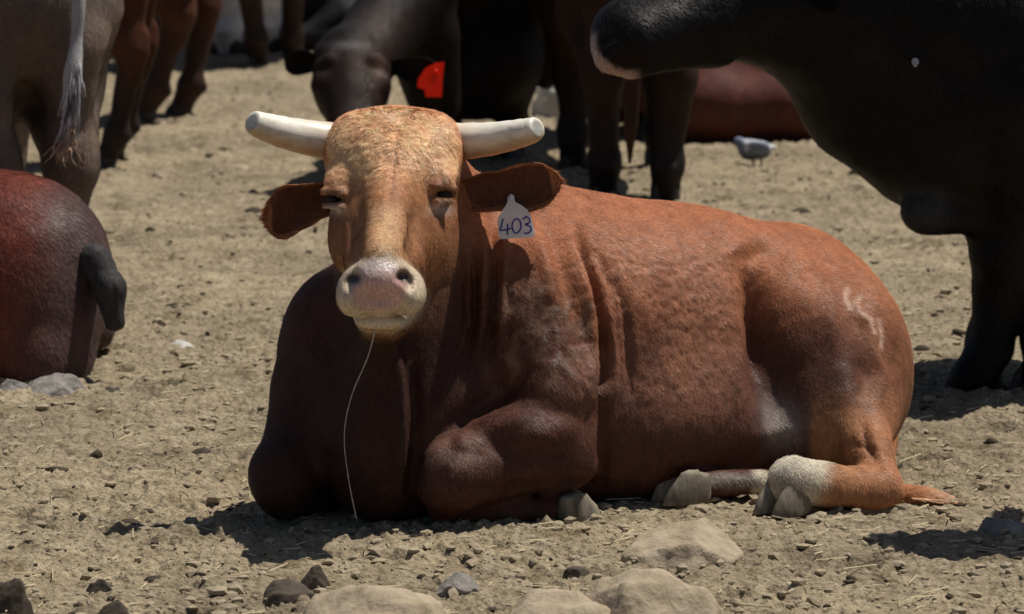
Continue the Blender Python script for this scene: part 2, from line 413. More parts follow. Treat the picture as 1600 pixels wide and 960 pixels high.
def tuft(t, par, pts, n, wid, col, col2, mat, L0=.25, th=.004):
    """a tail switch: many separate locks around a spine, each a thin tapering tube"""
    sp, _ = spline(pts, [1] * len(pts), 40); Pp, Ff, Cc = [], [], []
    for i in range(n):
        a = int(random.uniform(0, 18)); b = min(39, a + int(random.uniform(12, 24))); o = np.array([random.gauss(0, 1), random.gauss(0, .6), 0]) * wid
        seg = [sp[j] + o * (.5 + .8 * (j - a) / (b - a)) * math.sin(.35 + 1.6 * j / 39) + np.array([random.gauss(0, .002), random.gauss(0, .002), 0]) for j in range(a, b, 3)]
        if len(seg) < 3: continue
        p_, f_ = tube_mesh('lock', seg, [th * (1 - .8 * q / len(seg)) for q in range(len(seg))], 4); k = len(Pp)
        Pp += list(p_); Ff += [tuple(q + k for q in ff) for ff in f_]; cl = np.array(col if random.random() < .7 else col2) * random.uniform(.7, 1.2); Cc += [cl] * len(p_)
    o = obj('tail_switch', make_mesh('tail_switch', base(Pp, t), Ff, np.array(Cc)), mat, par); return o

def add_hair(P, Q, c, t, nh, flow, lmin=.010, lmax=.022, wid=.0011, lift=.18):
    Nn = normals(P, Q); ar = .5 * np.linalg.norm(np.cross(P[Q[:, 2]] - P[Q[:, 0]], P[Q[:, 3]] - P[Q[:, 1]]), axis=1)
    px, py = proj(P); inn = ((px > -60) & (px < 1660) & (py > -60))[Q[:, 0]]
    wt = ar * sstep(.5, .1, Nn[Q].mean(1)[:, 1]) * inn * (P[Q[:, 0], 2] > .03); pick = rng.choice(len(Q), nh, p=wt / wt.sum()); u = rng.random((nh, 1)); v = rng.random((nh, 1)); q = Q[pick]
    bil = lambda A_: (A_[q[:, 0]] * (1 - u) + A_[q[:, 1]] * u) * (1 - v) + (A_[q[:, 3]] * (1 - u) + A_[q[:, 2]] * u) * v
    hp, hn, hc = bil(P), bil(Nn), bil(c); hn /= np.linalg.norm(hn, axis=1)[:, None]
    fl = np.array(flow) + .4 * np.stack([vnoise(hp * 30, 71 + i) for i in range(3)], 1) + .3 * np.stack([vnoise(hp * 80, 81 + i) for i in range(3)], 1) + rng.normal(0, .15, (nh, 3))
    fl -= hn * (fl * hn).sum(1)[:, None]; fl /= np.linalg.norm(fl, axis=1)[:, None] + 1e-9
    ln = rng.uniform(lmin, lmax, nh); li = lift * rng.uniform(.5, 1.5, nh); tip = fl * (ln * np.cos(li))[:, None] + hn * (ln * np.sin(li))[:, None]; sd = np.cross(fl, hn) * wid
    HP = np.stack([hp + sd - hn * .001, hp - sd - hn * .001, hp + tip], 1).reshape(-1, 3)
    ho = obj('coat_hair', make_mesh('coat_hair', base(HP, t), np.arange(nh * 3).reshape(-1, 3), np.repeat(hc * rng.uniform(.6, 1.7, (nh, 1)), 3, 0)), M_hair, t); ho['kind'] = 'stuff'

# ------------------------------------------------------------------ the resting red bull
def build_bull():
    t = thing('bull', 'red-brown horned bull with tag 403 resting on the soil and facing the viewer', 'bull', tuple(V(900, 800, 10.3) * [1, 1, 0]))
    fx = np.concatenate([grid(-.72, -.50, .010), grid(-.492, .02, .0046), grid(.03, 1.14, .0085)])
    fy = np.concatenate([grid(9.42, 9.9, .0055), grid(9.91, 11.2, .0095)])
    fz = np.concatenate([grid(-.06, .44, .008), grid(.446, 1.06, .0050)])
    f = Field(fx, fy, fz)
    A = np.array([.85, .527, 0.]); L = np.array([.527, -.85, 0.]); Zz = np.array([0, 0, 1.])
    R = np.stack([A, L, Zz], 1)
    E, C_, T_ = f.ell, f.cone, f.tube
    # trunk
    E(V(985, 545, 10.5), (.60, .37, .385), R, .05)
    E(V(870, 520, 10.33), (.36, .33, .36), R, .10)
    E(V(1120, 560, 10.62), (.45, .34, .34), R, .08)
    E(V(960, 640, 10.40), (.52, .37, .26), R, .08)
    # rump
    E(V(1240, 545, 10.78), (.28, .25, .31), R, .06)
    E(V(1215, 420, 10.76), (.14, .16, .10), R, .08)
    E(V(1305, 585, 10.74), (.16, .23, .25), R, .10)
    # near thigh
    E(V(1325, 580, 10.60), (.150, .20, .25), None, .08)
    E(V(1300, 655, 10.46), (.14, .17, .14), None, .09)
    # neck and shoulders
    C_(V(616, 285, 10.08), V(720, 470, 10.28), .165, .27, .08)
    C_(V(640, 420, 10.05), V(650, 600, 10.10), .17, .27, .08)
    E(V(780, 430, 10.32), (.26, .25, .25), R, .08)
    E(V(800, 520, 10.10), (.20, .20, .27), None, .06)        # near shoulder
    E(V(845, 600, 10.02), (.135, .15, .18), None, .05)
    E(V(640, 660, 10.08), (.28, .22, .26), None, .08)        # brisket
    E(V(600, 690, 9.96), (.12, .14, .20), None, .08)
    E(V(590, 620, 9.92), (.055, .10, .22), None, .06)        # dewlap
    C_(V(598, 520, 9.84), V(606, 640, 9.86), .030, .03, .05)
    E(V(520, 570, 10.16), (.14, .18, .24), None, .07)        # far shoulder
    C_(V(500, 640, 10.10), V(445, 740, 9.98), .125, .075, .06)
    E(V(437, 745, 9.95), (.074, .09, .092), None, .04)       # far knee
    C_(V(445, 780, 9.97), V(520, 800, 10.15), .05, .04, .03)
    # near foreleg, folded
    C_(V(865, 640, 9.99), V(886, 722, 9.95), .13, .062, .06)
    C_(V(872, 705, 9.95), V(735, 735, 9.83), .095, .082, .05)
    C_(V(735, 735, 9.84), V(700, 755, 9.82), .082, .076, .03)
    E(V(706, 742, 9.80), (.076, .075, .088), None, .03)
    E(V(815, 668, 9.89), (.12, .09, .055), None, .04)
    C_(V(698, 790, 9.84), V(850, 800, 9.92), .048, .030, .02)
    E(V(862, 795, 9.92), (.036, .034, .034), None, .02)
    # hind leg: hock at the back, shank coming forward to the hoof
    C_(V(1330, 640, 10.48), V(1352, 700, 10.30), .11, .06, .05)
    C_(V(1352, 690, 10.30), V(1375, 770, 10.20), .056, .055, .035)
    C_(V(1372, 765, 10.20), V(1290, 760, 10.08), .060, .047, .03)
    C_(V(1290, 757, 10.08), V(1240, 752, 10.02), .054, .064, .03)
    C_(V(1395, 770, 10.24), V(1370, 700, 10.32), .028, .03, .03)
    # other hind foot poking out from under the belly
    C_(V(1190, 752, 10.20), V(1095, 757, 10.12), .030, .034, .02)
    # --- head
    E(V(616, 262, 10.01), (.142, .145, .135), None, .05)
    E(V(615, 212, 10.12), (.128, .15, .066), None, .05)
    E(V(566, 240, 10.04), (.074, .09, .075), None, .04); E(V(666, 238, 10.04), (.074, .09, .075), None, .04)
    E(V(552, 228, 10.08), (.056, .09, .060), None, .06); E(V(680, 225, 10.08), (.056, .09, .060), None, .06)
    C_(V(611, 315, 9.97), V(600, 405, 9.77), .128, .096, .05)
    C_(V(613, 268, 9.90), V(598, 402, 9.600), .060, .044, .04)
    C_(V(614, 350, 10.0), V(598, 470, 9.77), .125, .075, .05)       # jaw
    E(V(664, 372, 9.95), (.055, .10, .085), None, .04); E(V(545, 372, 9.95), (.05, .10, .085), None, .04)   # cheeks
    E(V(526, 286, 9.94), (.028, .05, .024), None, .05); E(V(691, 279, 9.94), (.028, .05, .024), None, .05)   # brow
    E(V(596, 446, 9.630), (.098, .085, .066), None, .035)       # muzzle
    E(V(595, 437, 9.575), (.062, .055, .046), None, .03)
    E(V(553, 465, 9.62), (.042, .070, .046), None, .025); E(V(637, 463, 9.62), (.042, .070, .046), None, .025)
    E(V(595, 476, 9.59), (.048, .050, .022), None, .02)
    E(V(594, 502, 9.645), (.062, .058, .021), None, .008)    # lower lip
    C_(V(596, 508, 9.70), V(600, 480, 9.85), .045, .08, .03)
    for px, s in ((552, -1), (631, 1)):                        # nostrils
        c = V(px, 434, 9.535); E(c, (.019, .050, .015), None, .012, 'sub')
        c = V(px + s * 9, 443, 9.54); E(c, (.011, .045, .019), None, .012, 'sub')
    for px, py in ((520, 312), (694, 304)):                    # eye sockets
        s = -1 if px < 600 else 1
        E(V(px + s * 2, py + 1, 9.850), (.028, .052, .019), None, .02, 'sub')
        C_(V(px - 14, py - 13, 9.890 - s * .012), V(px + 14, py - 10, 9.890 + s * .016), .008, .007, .022)
        C_(V(px - 12, py + 10, 9.884 - s * .012), V(px + 12, py + 10, 9.884 + s * .016), .007, .007, .022)
    P, Q = f.mesh(3); del f
    Nn = normals(P, Q); px, py = proj(P); front = sstep(-.1, .25, -Nn[:, 1])
    # folds and hollows pressed into the skin: (points in photo pixels, half width px, depth m)
    def dist_poly(pts):
        best = np.full(len(P), 1e9); tt = np.zeros(len(P)); a = 0.; tot = sum(math.dist(p_, q_) for p_, q_ in zip(pts[:-1], pts[1:]))
        for (x0, y0), (x1, y1) in zip(pts[:-1], pts[1:]):
            dx, dy = x1 - x0, y1 - y0; u = np.clip(((px - x0) * dx + (py - y0) * dy) / (dx * dx + dy * dy), 0, 1)
            dd = np.hypot(px - x0 - u * dx, py - y0 - u * dy); l_ = math.hypot(dx, dy); m_ = dd < best; best = np.where(m_, dd, best); tt = np.where(m_, (a + u * l_) / tot, tt); a += l_
        return best, tt
    disp = np.zeros(len(P))
    def stroke(pts, wpx, d):
        nonlocal disp
        q, tt = dist_poly(pts); disp = disp + d * np.exp(-(q / wpx) ** 2) * front * np.sin(np.clip(tt, .02, .98) * math.pi) ** .7
    body = sstep(9.9, 10.0, P[:, 1]) 
    stroke([(895, 350), (912, 400), (930, 450), (940, 510), (945, 570), (945, 650), (940, 760)], 7, -.042)
    stroke([(612, 525), (622, 600), (626, 680), (622, 790)], 10, .030); stroke([(640, 560), (650, 640), (650, 760)], 12, -.018)
    stroke([(925, 380), (950, 440), (962, 500), (966, 560)], 7, -.012)
    stroke([(940, 420), (956, 480), (960, 560), (958, 620)], 7, .012)
    stroke([(880, 360), (906, 430), (920, 500), (926, 620)], 11, .024); stroke([(850, 350), (880, 420), (895, 490)], 9, -.014); stroke([(820, 340), (850, 410), (862, 480)], 10, .012); stroke([(955, 420), (976, 480), (984, 560), (985, 630)], 7, -.014)
    for k, x in enumerate((727, 742, 757, 772, 790)):          # neck wrinkles
        stroke([(x - 4, 345), (x, 420), (x + 2 - k * 2, 500), (x - 14, 560)], 5.5, -.020 if k % 2 else .018)
    stroke([(1150, 375), (1186, 430), (1206, 500), (1215, 590), (1225, 680)], 36, -.085)
    stroke([(1165, 390), (1200, 385), (1230, 400)], 12, -.012)
    stroke([(1172, 395), (1200, 450), (1210, 520), (1206, 600)], 13, -.032)
    stroke([(1190, 360), (1235, 362), (1270, 385)], 16, .012)
    stroke([(1262, 420), (1290, 480), (1308, 560), (1316, 640)], 26, .022)
    stroke([(1322, 495), (1345, 512), (1370, 520)], 14, -.004); stroke([(1375, 500), (1392, 545), (1398, 595)], 14, -.009); stroke([(1335, 560), (1350, 590), (1348, 630)], 12, -.009); stroke([(1365, 540), (1378, 580), (1376, 625)], 9, .010)
    stroke([(1345, 655), (1352, 690), (1372, 730)], 4, -.010); stroke([(1358, 650), (1366, 690), (1384, 735)], 4, .008)
    stroke([(1325, 688), (1348, 700), (1372, 704)], 5, -.005)
    stroke([(1340, 462), (1336, 474), (1344, 490), (1360, 500), (1366, 520)], 3.5, .0025)
    stroke([(690, 706), (725, 694), (775, 682)], 13, .008); stroke([(765, 768), (820, 764), (880, 758), (940, 754)], 8, -.032); stroke([(700, 700), (770, 668), (850, 640)], 16, .014); stroke([(690, 660), (740, 640), (800, 600), (830, 570)], 14, -.020)
    stroke([(780, 690), (840, 680), (880, 700)], 12, .010); stroke([(770, 760), (850, 745), (920, 740)], 6, -.012)
    stroke([(618, 180), (617, 240), (612, 290), (604, 330)], 4, -.006)
    stroke([(604, 225), (600, 265)], 3, -.003); stroke([(630, 240), (628, 280)], 3, -.003)
    stroke([(556, 486), (575, 491), (595, 489), (615, 491), (636, 485)], 3, -.010)
    stroke([(595, 455), (595, 488)], 2.5, -.004)
    stroke([(640, 330), (646, 370), (652, 400)], 7, -.007); stroke([(552, 335), (548, 375), (546, 402)], 7, -.007)
    # lumpy, clumped coat
    rib = sstep(820, 960, px) * sstep(1215, 1130, px) * sstep(330, 420, py) * sstep(720, 600, py) * front
    sh = sstep(740, 800, px) * sstep(950, 900, px) * sstep(400, 480, py) * sstep(640, 560, py) * front
    Pn = P - P.mean(0)
    hairdir = np.stack([Pn[:, 0] * 1.0 - Pn[:, 2] * .35, Pn[:, 1], Pn[:, 2] * .30], 1)
    n1 = fbm(hairdir * 62, 3, 3)
    n1b = fbm(np.stack([Pn[:, 0] * 105 - Pn[:, 2] * 40, Pn[:, 1] * 90, Pn[:, 2] * 30 + Pn[:, 0] * 12], 1), 2, 13); disp += (.0018 * rib + .0045 * sh) * n1 + (.0030 * rib + .001) * n1b
    disp += .004 * fbm(Pn * 9, 3, 9) * body
    hd = sstep(9.97, 9.9, P[:, 1]) * (P[:, 2] > .5)
    fore = hd * sstep(300, 260, py) * sstep(165, 185, py)
    disp += fore * .0020 * fbm(np.stack([Pn[:, 0] * 34 + 2 * vnoise(Pn * 12, 5), Pn[:, 1] * 60, Pn[:, 2] * 100 + 1.5 * vnoise(Pn * 10, 8)], 1), 2, 21)
    P = P + Nn * disp[:, None]; P = relax(P, Q, 1)
    # coat colours, with shade painted into chest, lower body and face sides
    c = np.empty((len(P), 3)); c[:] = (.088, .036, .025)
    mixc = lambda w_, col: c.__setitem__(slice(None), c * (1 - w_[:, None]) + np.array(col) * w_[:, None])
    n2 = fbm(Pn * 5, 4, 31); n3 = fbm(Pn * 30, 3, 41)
    mixc(sstep(.30, .62, P[:, 2] + .10 * n2) * body, (.375, .140, .064))  # back lighter; lower body keeps its shade in the colour
    mixc(.9 * (1 - .9 * sstep(640, 690, px) * sstep(600, 670, py)) * sstep(790, 690, px + 60 * n2) * sstep(10.0, 9.9, P[:, 1] - .35 * sstep(600, 420, px)) * (1 - sstep(.62, .74, P[:, 2])), (.052, .024, .018))  # chest, dewlap and lower neck darkened to carry their shade
    mixc(.7 * rib * sstep(-.3, .4, n2 + .3), (.32, .145, .088))
    mixc(.8 * sh * sstep(-.2, .4, n3), (.20, .115, .075))
    mixc(.5 * sh * sstep(.42, .6, n1 + .25 * n3), (.36, .30, .24))
    # muddy dried crust above the elbow
    mud = np.exp(-((px - 880) / 50) ** 2 - ((py - 560) / 32) ** 2) * front
    mixc(.6 * sstep(.5, .75, mud * .5 + .6 * n1), (.30, .25, .20))
    head = sstep(10.02, 9.93, P[:, 1] + .0006 * (py - 300)) * sstep(488, 500, px + 0 * py) * sstep(722, 712, px) * sstep(540, 500, py)
    mixc(head, (.40, .18, .080))
    mixc(head * sstep(330, 250, py + 30 * n2), (.72, .42, .235))
    mixc(head * np.exp(-((px - 604 + .0 * py) / 34) ** 2) * sstep(300, 340, py) * sstep(420, 390, py), (.58, .36, .20))
    mixc(.5 * head * np.exp(-((px - 616) / 13) ** 2) * sstep(180, 230, py) * sstep(345, 300, py) * sstep(-.5, .3, n2), (.30, .17, .12))
    for ex, ey in ((524, 300), (690, 294)):
        mixc(.75 * head * np.exp(-((px - ex) / 26) ** 2 - ((py - ey) / 24) ** 2), (.16, .070, .035))
    mixc(.55 * head * sstep(18, 46, np.abs(px - 602)) * sstep(300, 340, py), (.20, .09, .048))  # shaded side planes of the face painted darker
    for ex, ey in ((520, 324), (690, 322)):
        mixc(.9 * np.exp(-((px - ex) / 16) ** 2 - ((py - ey - 4) / 9) ** 2) * front, (.62, .50, .43))
    for ex, ey in ((516, 308), (699, 302)):
        mixc(.92 * np.exp(-((px - ex) / 14) ** 2 - ((py - ey - 1) / 8) ** 2) * front, (.035, .022, .018))
    muz = head * sstep(1.12, .92, np.hypot((px - 595) / 72, (py - 460) / 60) + .10 * n3) * (py > 395)
    mixc(muz, (.62, .50, .36))
    pad = head * sstep(1.1, .9, np.hypot((px - 592) / 42, (py - 450) / 44) + .08 * n3)
    mixc(pad, (.66, .40, .35))
    mixc(pad * sstep(440, 415, py), (.60, .50, .45))
    mixc(head * np.exp(-((px - 594) / 44) ** 2 - ((py - 500) / 11) ** 2), (.72, .62, .48))
    mixc(.7 * head * np.exp(-((px - 596) / 30) ** 2 - ((py - 411) / 8) ** 2) * sstep(-.2, .4, n3), (.24, .22, .19))
    for ex, ey in ((552, 436), (631, 433)):
        mixc(np.minimum(1, 1.4 * np.exp(-((px - ex) / 12) ** 2 - ((py - ey) / 9) ** 2)) * front * head, (.07, .045, .04))
    mixc(sstep(.30, .16, P[:, 2]) * sstep(1255, 1275, px) * sstep(10.5, 10.35, P[:, 1]) * .85, (.42, .20, .095))
    # white foot, belly patch, and a sunlit highlight painted on the near knee top
    wf = sstep(1305, 1270, px + .35 * (py - 760) + 14 * n3) * sstep(1170, 1178, px) * sstep(690, 700, py) * sstep(9.9, 10., P[:, 1]) * sstep(.26, .18, P[:, 2])* sstep(10.22, 10.16, P[:, 1])
    mixc(wf, (.60, .54, .42))
    mixc(.7 * np.exp(-((px - 1225) / 30) ** 2 - ((py - 668) / 42) ** 2) * front * sstep(-.5, .3, n2 + .4 * n3), (.42, .37, .34))
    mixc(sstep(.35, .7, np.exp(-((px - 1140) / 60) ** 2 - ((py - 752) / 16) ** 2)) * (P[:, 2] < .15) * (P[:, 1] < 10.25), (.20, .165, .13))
    mixc(.6 * np.exp(-((px - 715) / 40) ** 2 - ((py - 712) / 22) ** 2) * front * sstep(-.3, .3, n3), (.42, .27, .21))  # painted highlight on top of the knee
    mixc(.7 * np.exp(-((px - 1345) / 16) ** 2 - ((py - 485) / 26) ** 2) * sstep(.0, .5, n1), (.46, .26, .18))
    brand = []
    for pl in ([(1342, 462), (1336, 474), (1344, 490), (1360, 498), (1366, 518)], [(1322, 452), (1320, 470), (1328, 482)], [(1372, 498), (1380, 520), (1378, 540)]):
        brand.append(np.exp(-(dist_poly(pl)[0] / 3.6) ** 2) * front)
    mixc(sstep(1300, 1400, px) * body * .5, (.40, .17, .085))
    for q_ in brand: mixc(.9 * q_, (.66, .44, .33))
    c *= (1 + .10 * n3)[:, None]
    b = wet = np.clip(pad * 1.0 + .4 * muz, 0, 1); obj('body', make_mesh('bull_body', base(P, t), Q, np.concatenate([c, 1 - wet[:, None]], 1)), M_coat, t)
    # short coat hair standing off the skin: one mesh of fine blades
    Nn = normals(P, Q); px, py = proj(P)
    ar = .5 * np.linalg.norm(np.cross(P[Q[:, 2]] - P[Q[:, 0]], P[Q[:, 3]] - P[Q[:, 1]]), axis=1)
    bare = np.clip(muz + pad + .0, 0, 1)
    fc = Nn[Q].mean(1); wt = ar * sstep(.45, .1, fc[:, 1]) * (1 - bare[Q].mean(1)) * (P[Q[:, 0], 2] > .02) * (1 + 1.6 * head[Q[:, 0]])
    nh = 330000; pick = rng.choice(len(Q), nh, p=wt / wt.sum()); u = rng.random((nh, 1)); v = rng.random((nh, 1)); q = Q[pick]
    bil = lambda A_: (A_[q[:, 0]] * (1 - u) + A_[q[:, 1]] * u) * (1 - v) + (A_[q[:, 3]] * (1 - u) + A_[q[:, 2]] * u) * v
    hp, hn, hc = bil(P), bil(Nn), bil(c); hn /= np.linalg.norm(hn, axis=1)[:, None]; hx, hy = proj(hp); hh = head[q[:, 0]]
    flow = np.array([.45, .28, -.9]) + 0 * hp
    fh = np.stack([(hx - 612) / 80, -.5 + 0 * hx, -(hy - 245) / 70 - .25], 1); fh[:, 2] = np.clip(fh[:, 2], -1, .8)
    flow = np.where(hh[:, None] > .5, fh, flow)
    cl = np.stack([vnoise(hp * 42, 71), vnoise(hp * 42, 72), vnoise(hp * 42, 73)], 1); c2 = np.stack([vnoise(hp * 110, 74), vnoise(hp * 110, 75), vnoise(hp * 110, 76)], 1)
    flow = flow + cl * .34 + c2 * (.25 + .30 * (hh[:, None] > .5)) + rng.normal(0, .16, (nh, 3)); flow -= hn * (flow * hn).sum(1)[:, None]; flow /= np.linalg.norm(flow, axis=1)[:, None] + 1e-9
    ln = (.007 + .007 * rng.random(nh)) * (1 - .3 * (hh > .5) + .65 * (hh > .5) * sstep(310, 205, hy + 25 * cl[:, 0])); lift = .10 + .14 * rng.random(nh) + .09 * (hh > .5) * sstep(310, 205, hy + 25 * cl[:, 0])
    tipv = flow * (ln * np.cos(lift))[:, None] + hn * (ln * np.sin(lift))[:, None]; sd = np.cross(flow, hn) * .00085
    HP = np.stack([hp + sd - hn * .001, hp - sd - hn * .001, hp + tipv], 1).reshape(-1, 3)
    hcol = np.repeat(hc * rng.uniform(.7, 1.65, (nh, 1)) * (1 + .25 * (hh > .5))[:, None] * (1 + .25 * vnoise(hp * 55, 77))[:, None], 3, 0)
    ho = obj('coat_hair', make_mesh('coat_hair', base(HP, t), np.arange(nh * 3).reshape(-1, 3), hcol), M_hair, t); ho['kind'] = 'stuff'
    # horns
    m, tr, bs = newmat('horn'); 
    vc = N(tr, 'ShaderNodeVertexColor'); vc.layer_name = 'coat'; n = tex(tr, 25, detail=5, stretch=(.4, 1, 2))
    r = ramp(tr, n.outputs[0], [(.3, (.8, .78, .74)), (.7, (1.05, 1.04, 1.02))]); mx = N(tr, 'ShaderNodeMix', data_type='RGBA', blend_type='MULTIPLY'); mx.inputs[0].default_value = 1
    tr.links.new(vc.outputs[0], mx.inputs[6]); tr.links.new(r.outputs[0], mx.inputs[7]); tr.links.new(mx.outputs[2], bs.inputs['Base Color'])
    bs.inputs['Roughness'].default_value = .38; bs.inputs['Specular IOR Level'].default_value = .45
    bp = N(tr, 'ShaderNodeBump'); bp.inputs['Strength'].default_value = .25; bp.inputs['Distance'].default_value = .004; tr.links.new(n.outputs[0], bp.inputs['Height']); tr.links.new(bp.outputs[0], bs.inputs['Normal'])
    M_horn = m
    for pts, rs in ((((560, 226, 10.10), (510, 220, 10.08), (455, 210, 10.04), (412, 198, 9.99), (396, 191, 9.97)), (.052, .047, .041, .034, .029)),
                    (((672, 226, 10.10), (712, 222, 10.08), (770, 217, 10.04), (820, 207, 9.99), (838, 201, 9.97)), (.052, .047, .041, .034, .029))):
        sp, sr = spline([V(*p) for p in pts], rs, 30)
        d = (sp[-1] - sp[-3]); d /= np.linalg.norm(d)
        sp += [sp[-1] + d * .004, sp[-1] + d * .005]; sr += [sr[-1] * .9, sr[-1] * .55]
        sr = [q * (1 + .012 * math.sin(i * 1.9) + .01 * random.uniform(-1, 1)) for i, q in enumerate(sr)]
        Ph, Fh = tube_mesh('horn', sp, sr, 22)
        cc = np.empty((len(Ph), 3)); ring = np.repeat(np.arange(len(sp)) / (len(sp) - 1), 22)
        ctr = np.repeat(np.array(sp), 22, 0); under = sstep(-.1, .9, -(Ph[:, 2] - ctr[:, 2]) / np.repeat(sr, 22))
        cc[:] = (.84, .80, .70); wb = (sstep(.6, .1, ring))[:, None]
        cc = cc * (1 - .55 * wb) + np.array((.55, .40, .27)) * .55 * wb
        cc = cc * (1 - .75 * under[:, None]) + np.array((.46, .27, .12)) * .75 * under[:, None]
        te = (ring > .985)[:, None]; cc = np.where(te, np.array((.42, .41, .38)), cc)
        st_ = fbm(np.stack([Ph[:, 0] * 14, Ph[:, 1] * 70, Ph[:, 2] * 70], 1), 3, 91); cc = cc * (1 - .22 * sstep(.0, .6, st_)[:, None]); fr_ = (sstep(.30, .16, ring) * sstep(-.6, .4, st_ + .3))[:, None]; cc = cc * (1 - .6 * fr_) + np.array((.34, .22, .13)) * .6 * fr_
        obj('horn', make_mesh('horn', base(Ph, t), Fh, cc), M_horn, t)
    # ears
    red, dark = (.46, .19, .09), (.13, .050, .034)
    for root, tip, face, wid in ((V(516, 308, 10.02), V(414, 320, 10.0), (-.05, -1, -.25), .066), (V(712, 303, 10.03), V(877, 281, 9.99), (.05, -1, -.22), .064)):
        Pe, Fe, Ce = ear_mesh('ear', root, tip, face, wid, red, dark, drop=.035 if tip[0] < -.4 else .0, cup=.5, n=34, m=24, rw=.6, wav=.0075)
        Pe = Pe + .004 * np.stack([vnoise(Pe * 30, 3), vnoise(Pe * 30, 4), vnoise(Pe * 30, 5)], 1)
        obj('ear', make_mesh('ear', base(Pe, t), Fe, Ce), M_ear, t)
        add_hair(Pe, np.array(Fe), Ce, t, 9000, (np.sign(tip[0] - root[0]) * 1.0, -.2, -.35), .008, .024, .0009, .35)
    # eyes
    for q in (V(521, 312, 9.905), V(693, 304, 9.905)):
        bm = bmesh.new(); bmesh.ops.create_uvsphere(bm, u_segments=20, v_segments=12, radius=.0195); me = bpy.data.meshes.new('eye'); bm.to_mesh(me); bm.free()
        me.polygons.foreach_set('use_smooth', [True] * len(me.polygons)); obj('eye', me, M_eye, t, tuple(base(q, t)))
    # ear tag with its number
    n = 40; out = []
    o3 = [(806, 305), (800, 318), (789, 326), (781, 340), (777, 352), (780, 373), (836, 370), (831, 350), (828, 338), (818, 324), (809, 316)]
    o3 = [(799, 303), (803, 308), (805, 316), (815, 321), (824, 328), (830, 340), (833, 352), (836, 367), (833, 371), (783, 374), (780, 371), (777, 352), (778, 340), (784, 330), (790, 322), (793, 316), (793, 309)]
    Yt = 9.955
    Pf = [V(x, y, Yt - .0007 * (y - 300) * .25) for x, y in o3]; k = len(Pf)
    nr = np.cross(Pf[3] - Pf[8], Pf[12] - Pf[8]); nr /= np.linalg.norm(nr); nr = nr if nr[1] < 0 else -nr
    Pt = Pf + [p - nr * .003 for p in Pf]
    Ft = [tuple(range(k)), tuple(reversed(range(k, 2 * k)))] + [((i + 1) % k, i, k + i, k + (i + 1) % k) for i in range(k)]
    tg = obj('ear_tag', make_mesh('ear_tag', base(Pt, t), Ft, smooth=False), M_tagw, t)
    def strokes(name, lines, wid, Y0, par):
        bmP, bmF = [], []
        for ln in lines:
            sp, sr = spline([V(x, y, Yt - .0007 * (y - 300) * .25) + nr * .0012 for x, y in ln], [wid] * len(ln), max(4, 8 * (len(ln) - 1)) if len(ln) > 2 else 4)
            p_, f_ = tube_mesh(name, sp, sr, 6); o_ = len(bmP); bmP += list(p_); bmF += [tuple(q + o_ for q in ff) for ff in f_]
        return obj(name, make_mesh(name, base(bmP, t), bmF), M_ink, par)
    strokes('number', [[(786, 342), (783, 355), (782, 360), (792, 359), (798, 357)], [(793, 350), (793, 358), (793, 367)]], .0019, 0, tg)
    strokes('number', [[(807, 342), (802, 346), (800, 355), (804, 364), (810, 363), (814, 355), (812, 345), (807, 342)]], .0019, 0, tg)
    strokes('number', [[(817, 343), (823, 339), (828, 344), (826, 349), (821, 351), (828, 354), (830, 359), (826, 364), (819, 365)]], .0019, 0, tg)
    sp, sr = spline([V(799, 309, Yt - .003), V(799, 309, Yt - .012)], [.008, .006], 3)
    p_, f_ = tube_mesh('tag_pin', sp, sr, 10); obj('tag_pin', make_mesh('tag_pin', base(p_, t), f_), M_tagw, tg)
    # hooves
    for (x, y, Y), d, s_, mm, hw in (((1222, 802, 9.995), (-.72, -.66), .98, M_hoof, .060), ((902, 812, 9.93), (.9, .25), .85, M_hoof, .06), ((1064, 784, 10.10), (-.9, -.45), 1.0, M_hoof, .06)):
        hm = hoof_mesh('hoof', mm, w=hw); o = obj('hoof', hm, None, t); p = V(x, y, Y); p[2] = max(p[2], -.01)
        o.location = tuple(base(p, t)); o.rotation_euler = (0, 0, math.atan2(d[1], d[0])); o.scale = (s_,) * 3
    # tail lying on the ground behind the hock
    sp, sr = spline([V(1380, 560, 10.92), V(1385, 660, 10.8), V(1380, 740, 10.55), V(1400, 775, 10.26), V(1435, 780, 10.22), V(1465, 784, 10.2), V(1490, 786, 10.22)], [.03, .028, .026, .028, .026, .018, .006], 40)
    fy = Field(grid(.8, 1.2, .008), grid(10.05, 11.05, .008), grid(-.03, .5, .008)); fy.tube(sp, sr, .02); Pt, Qt = fy.mesh(1)
    Nt = normals(Pt, Qt); st = fbm(np.stack([Pt[:, 0] * 25, Pt[:, 1] * 90, Pt[:, 2] * 90], 1), 2, 5); Pt = Pt + Nt * (.006 * st)[:, None]
    ct = np.empty((len(Pt), 3)); ct[:] = (.38, .16, .07); ct = ct + (sstep(1430, 1500, proj(Pt)[0]) * .8)[:, None] * (np.array((.52, .33, .22)) - ct)
    obj('tail', make_mesh('tail', base(Pt, t), Qt, ct), M_coat, t)
    tuft(t, t, [V(1400, 776, 10.24), V(1440, 779, 10.19), V(1480, 785, 10.17), V(1522, 784, 10.19)], 170, .016, (.48, .25, .13), (.62, .44, .30), M_coat, th=.0035)
    # strand of drool
    sp, sr = spline([V(587, 514, 9.62), V(574, 560, 9.62), V(549, 620, 9.66), V(538, 680, 9.70), V(544, 745, 9.74), V(557, 812, 9.78)], [.0018, .0013, .0011, .0011, .0013, .0018], 60); sr = [r_ * (1 + .5 * max(0, math.sin(i_ * 1.3) * math.sin(i_ * .37)) ** 2) for i_, r_ in enumerate(sr)]
    p_, f_ = tube_mesh('drool_strand', sp, sr, 6); obj('drool_strand', make_mesh('drool_strand', base(p_, t), f_), M_strand, t)
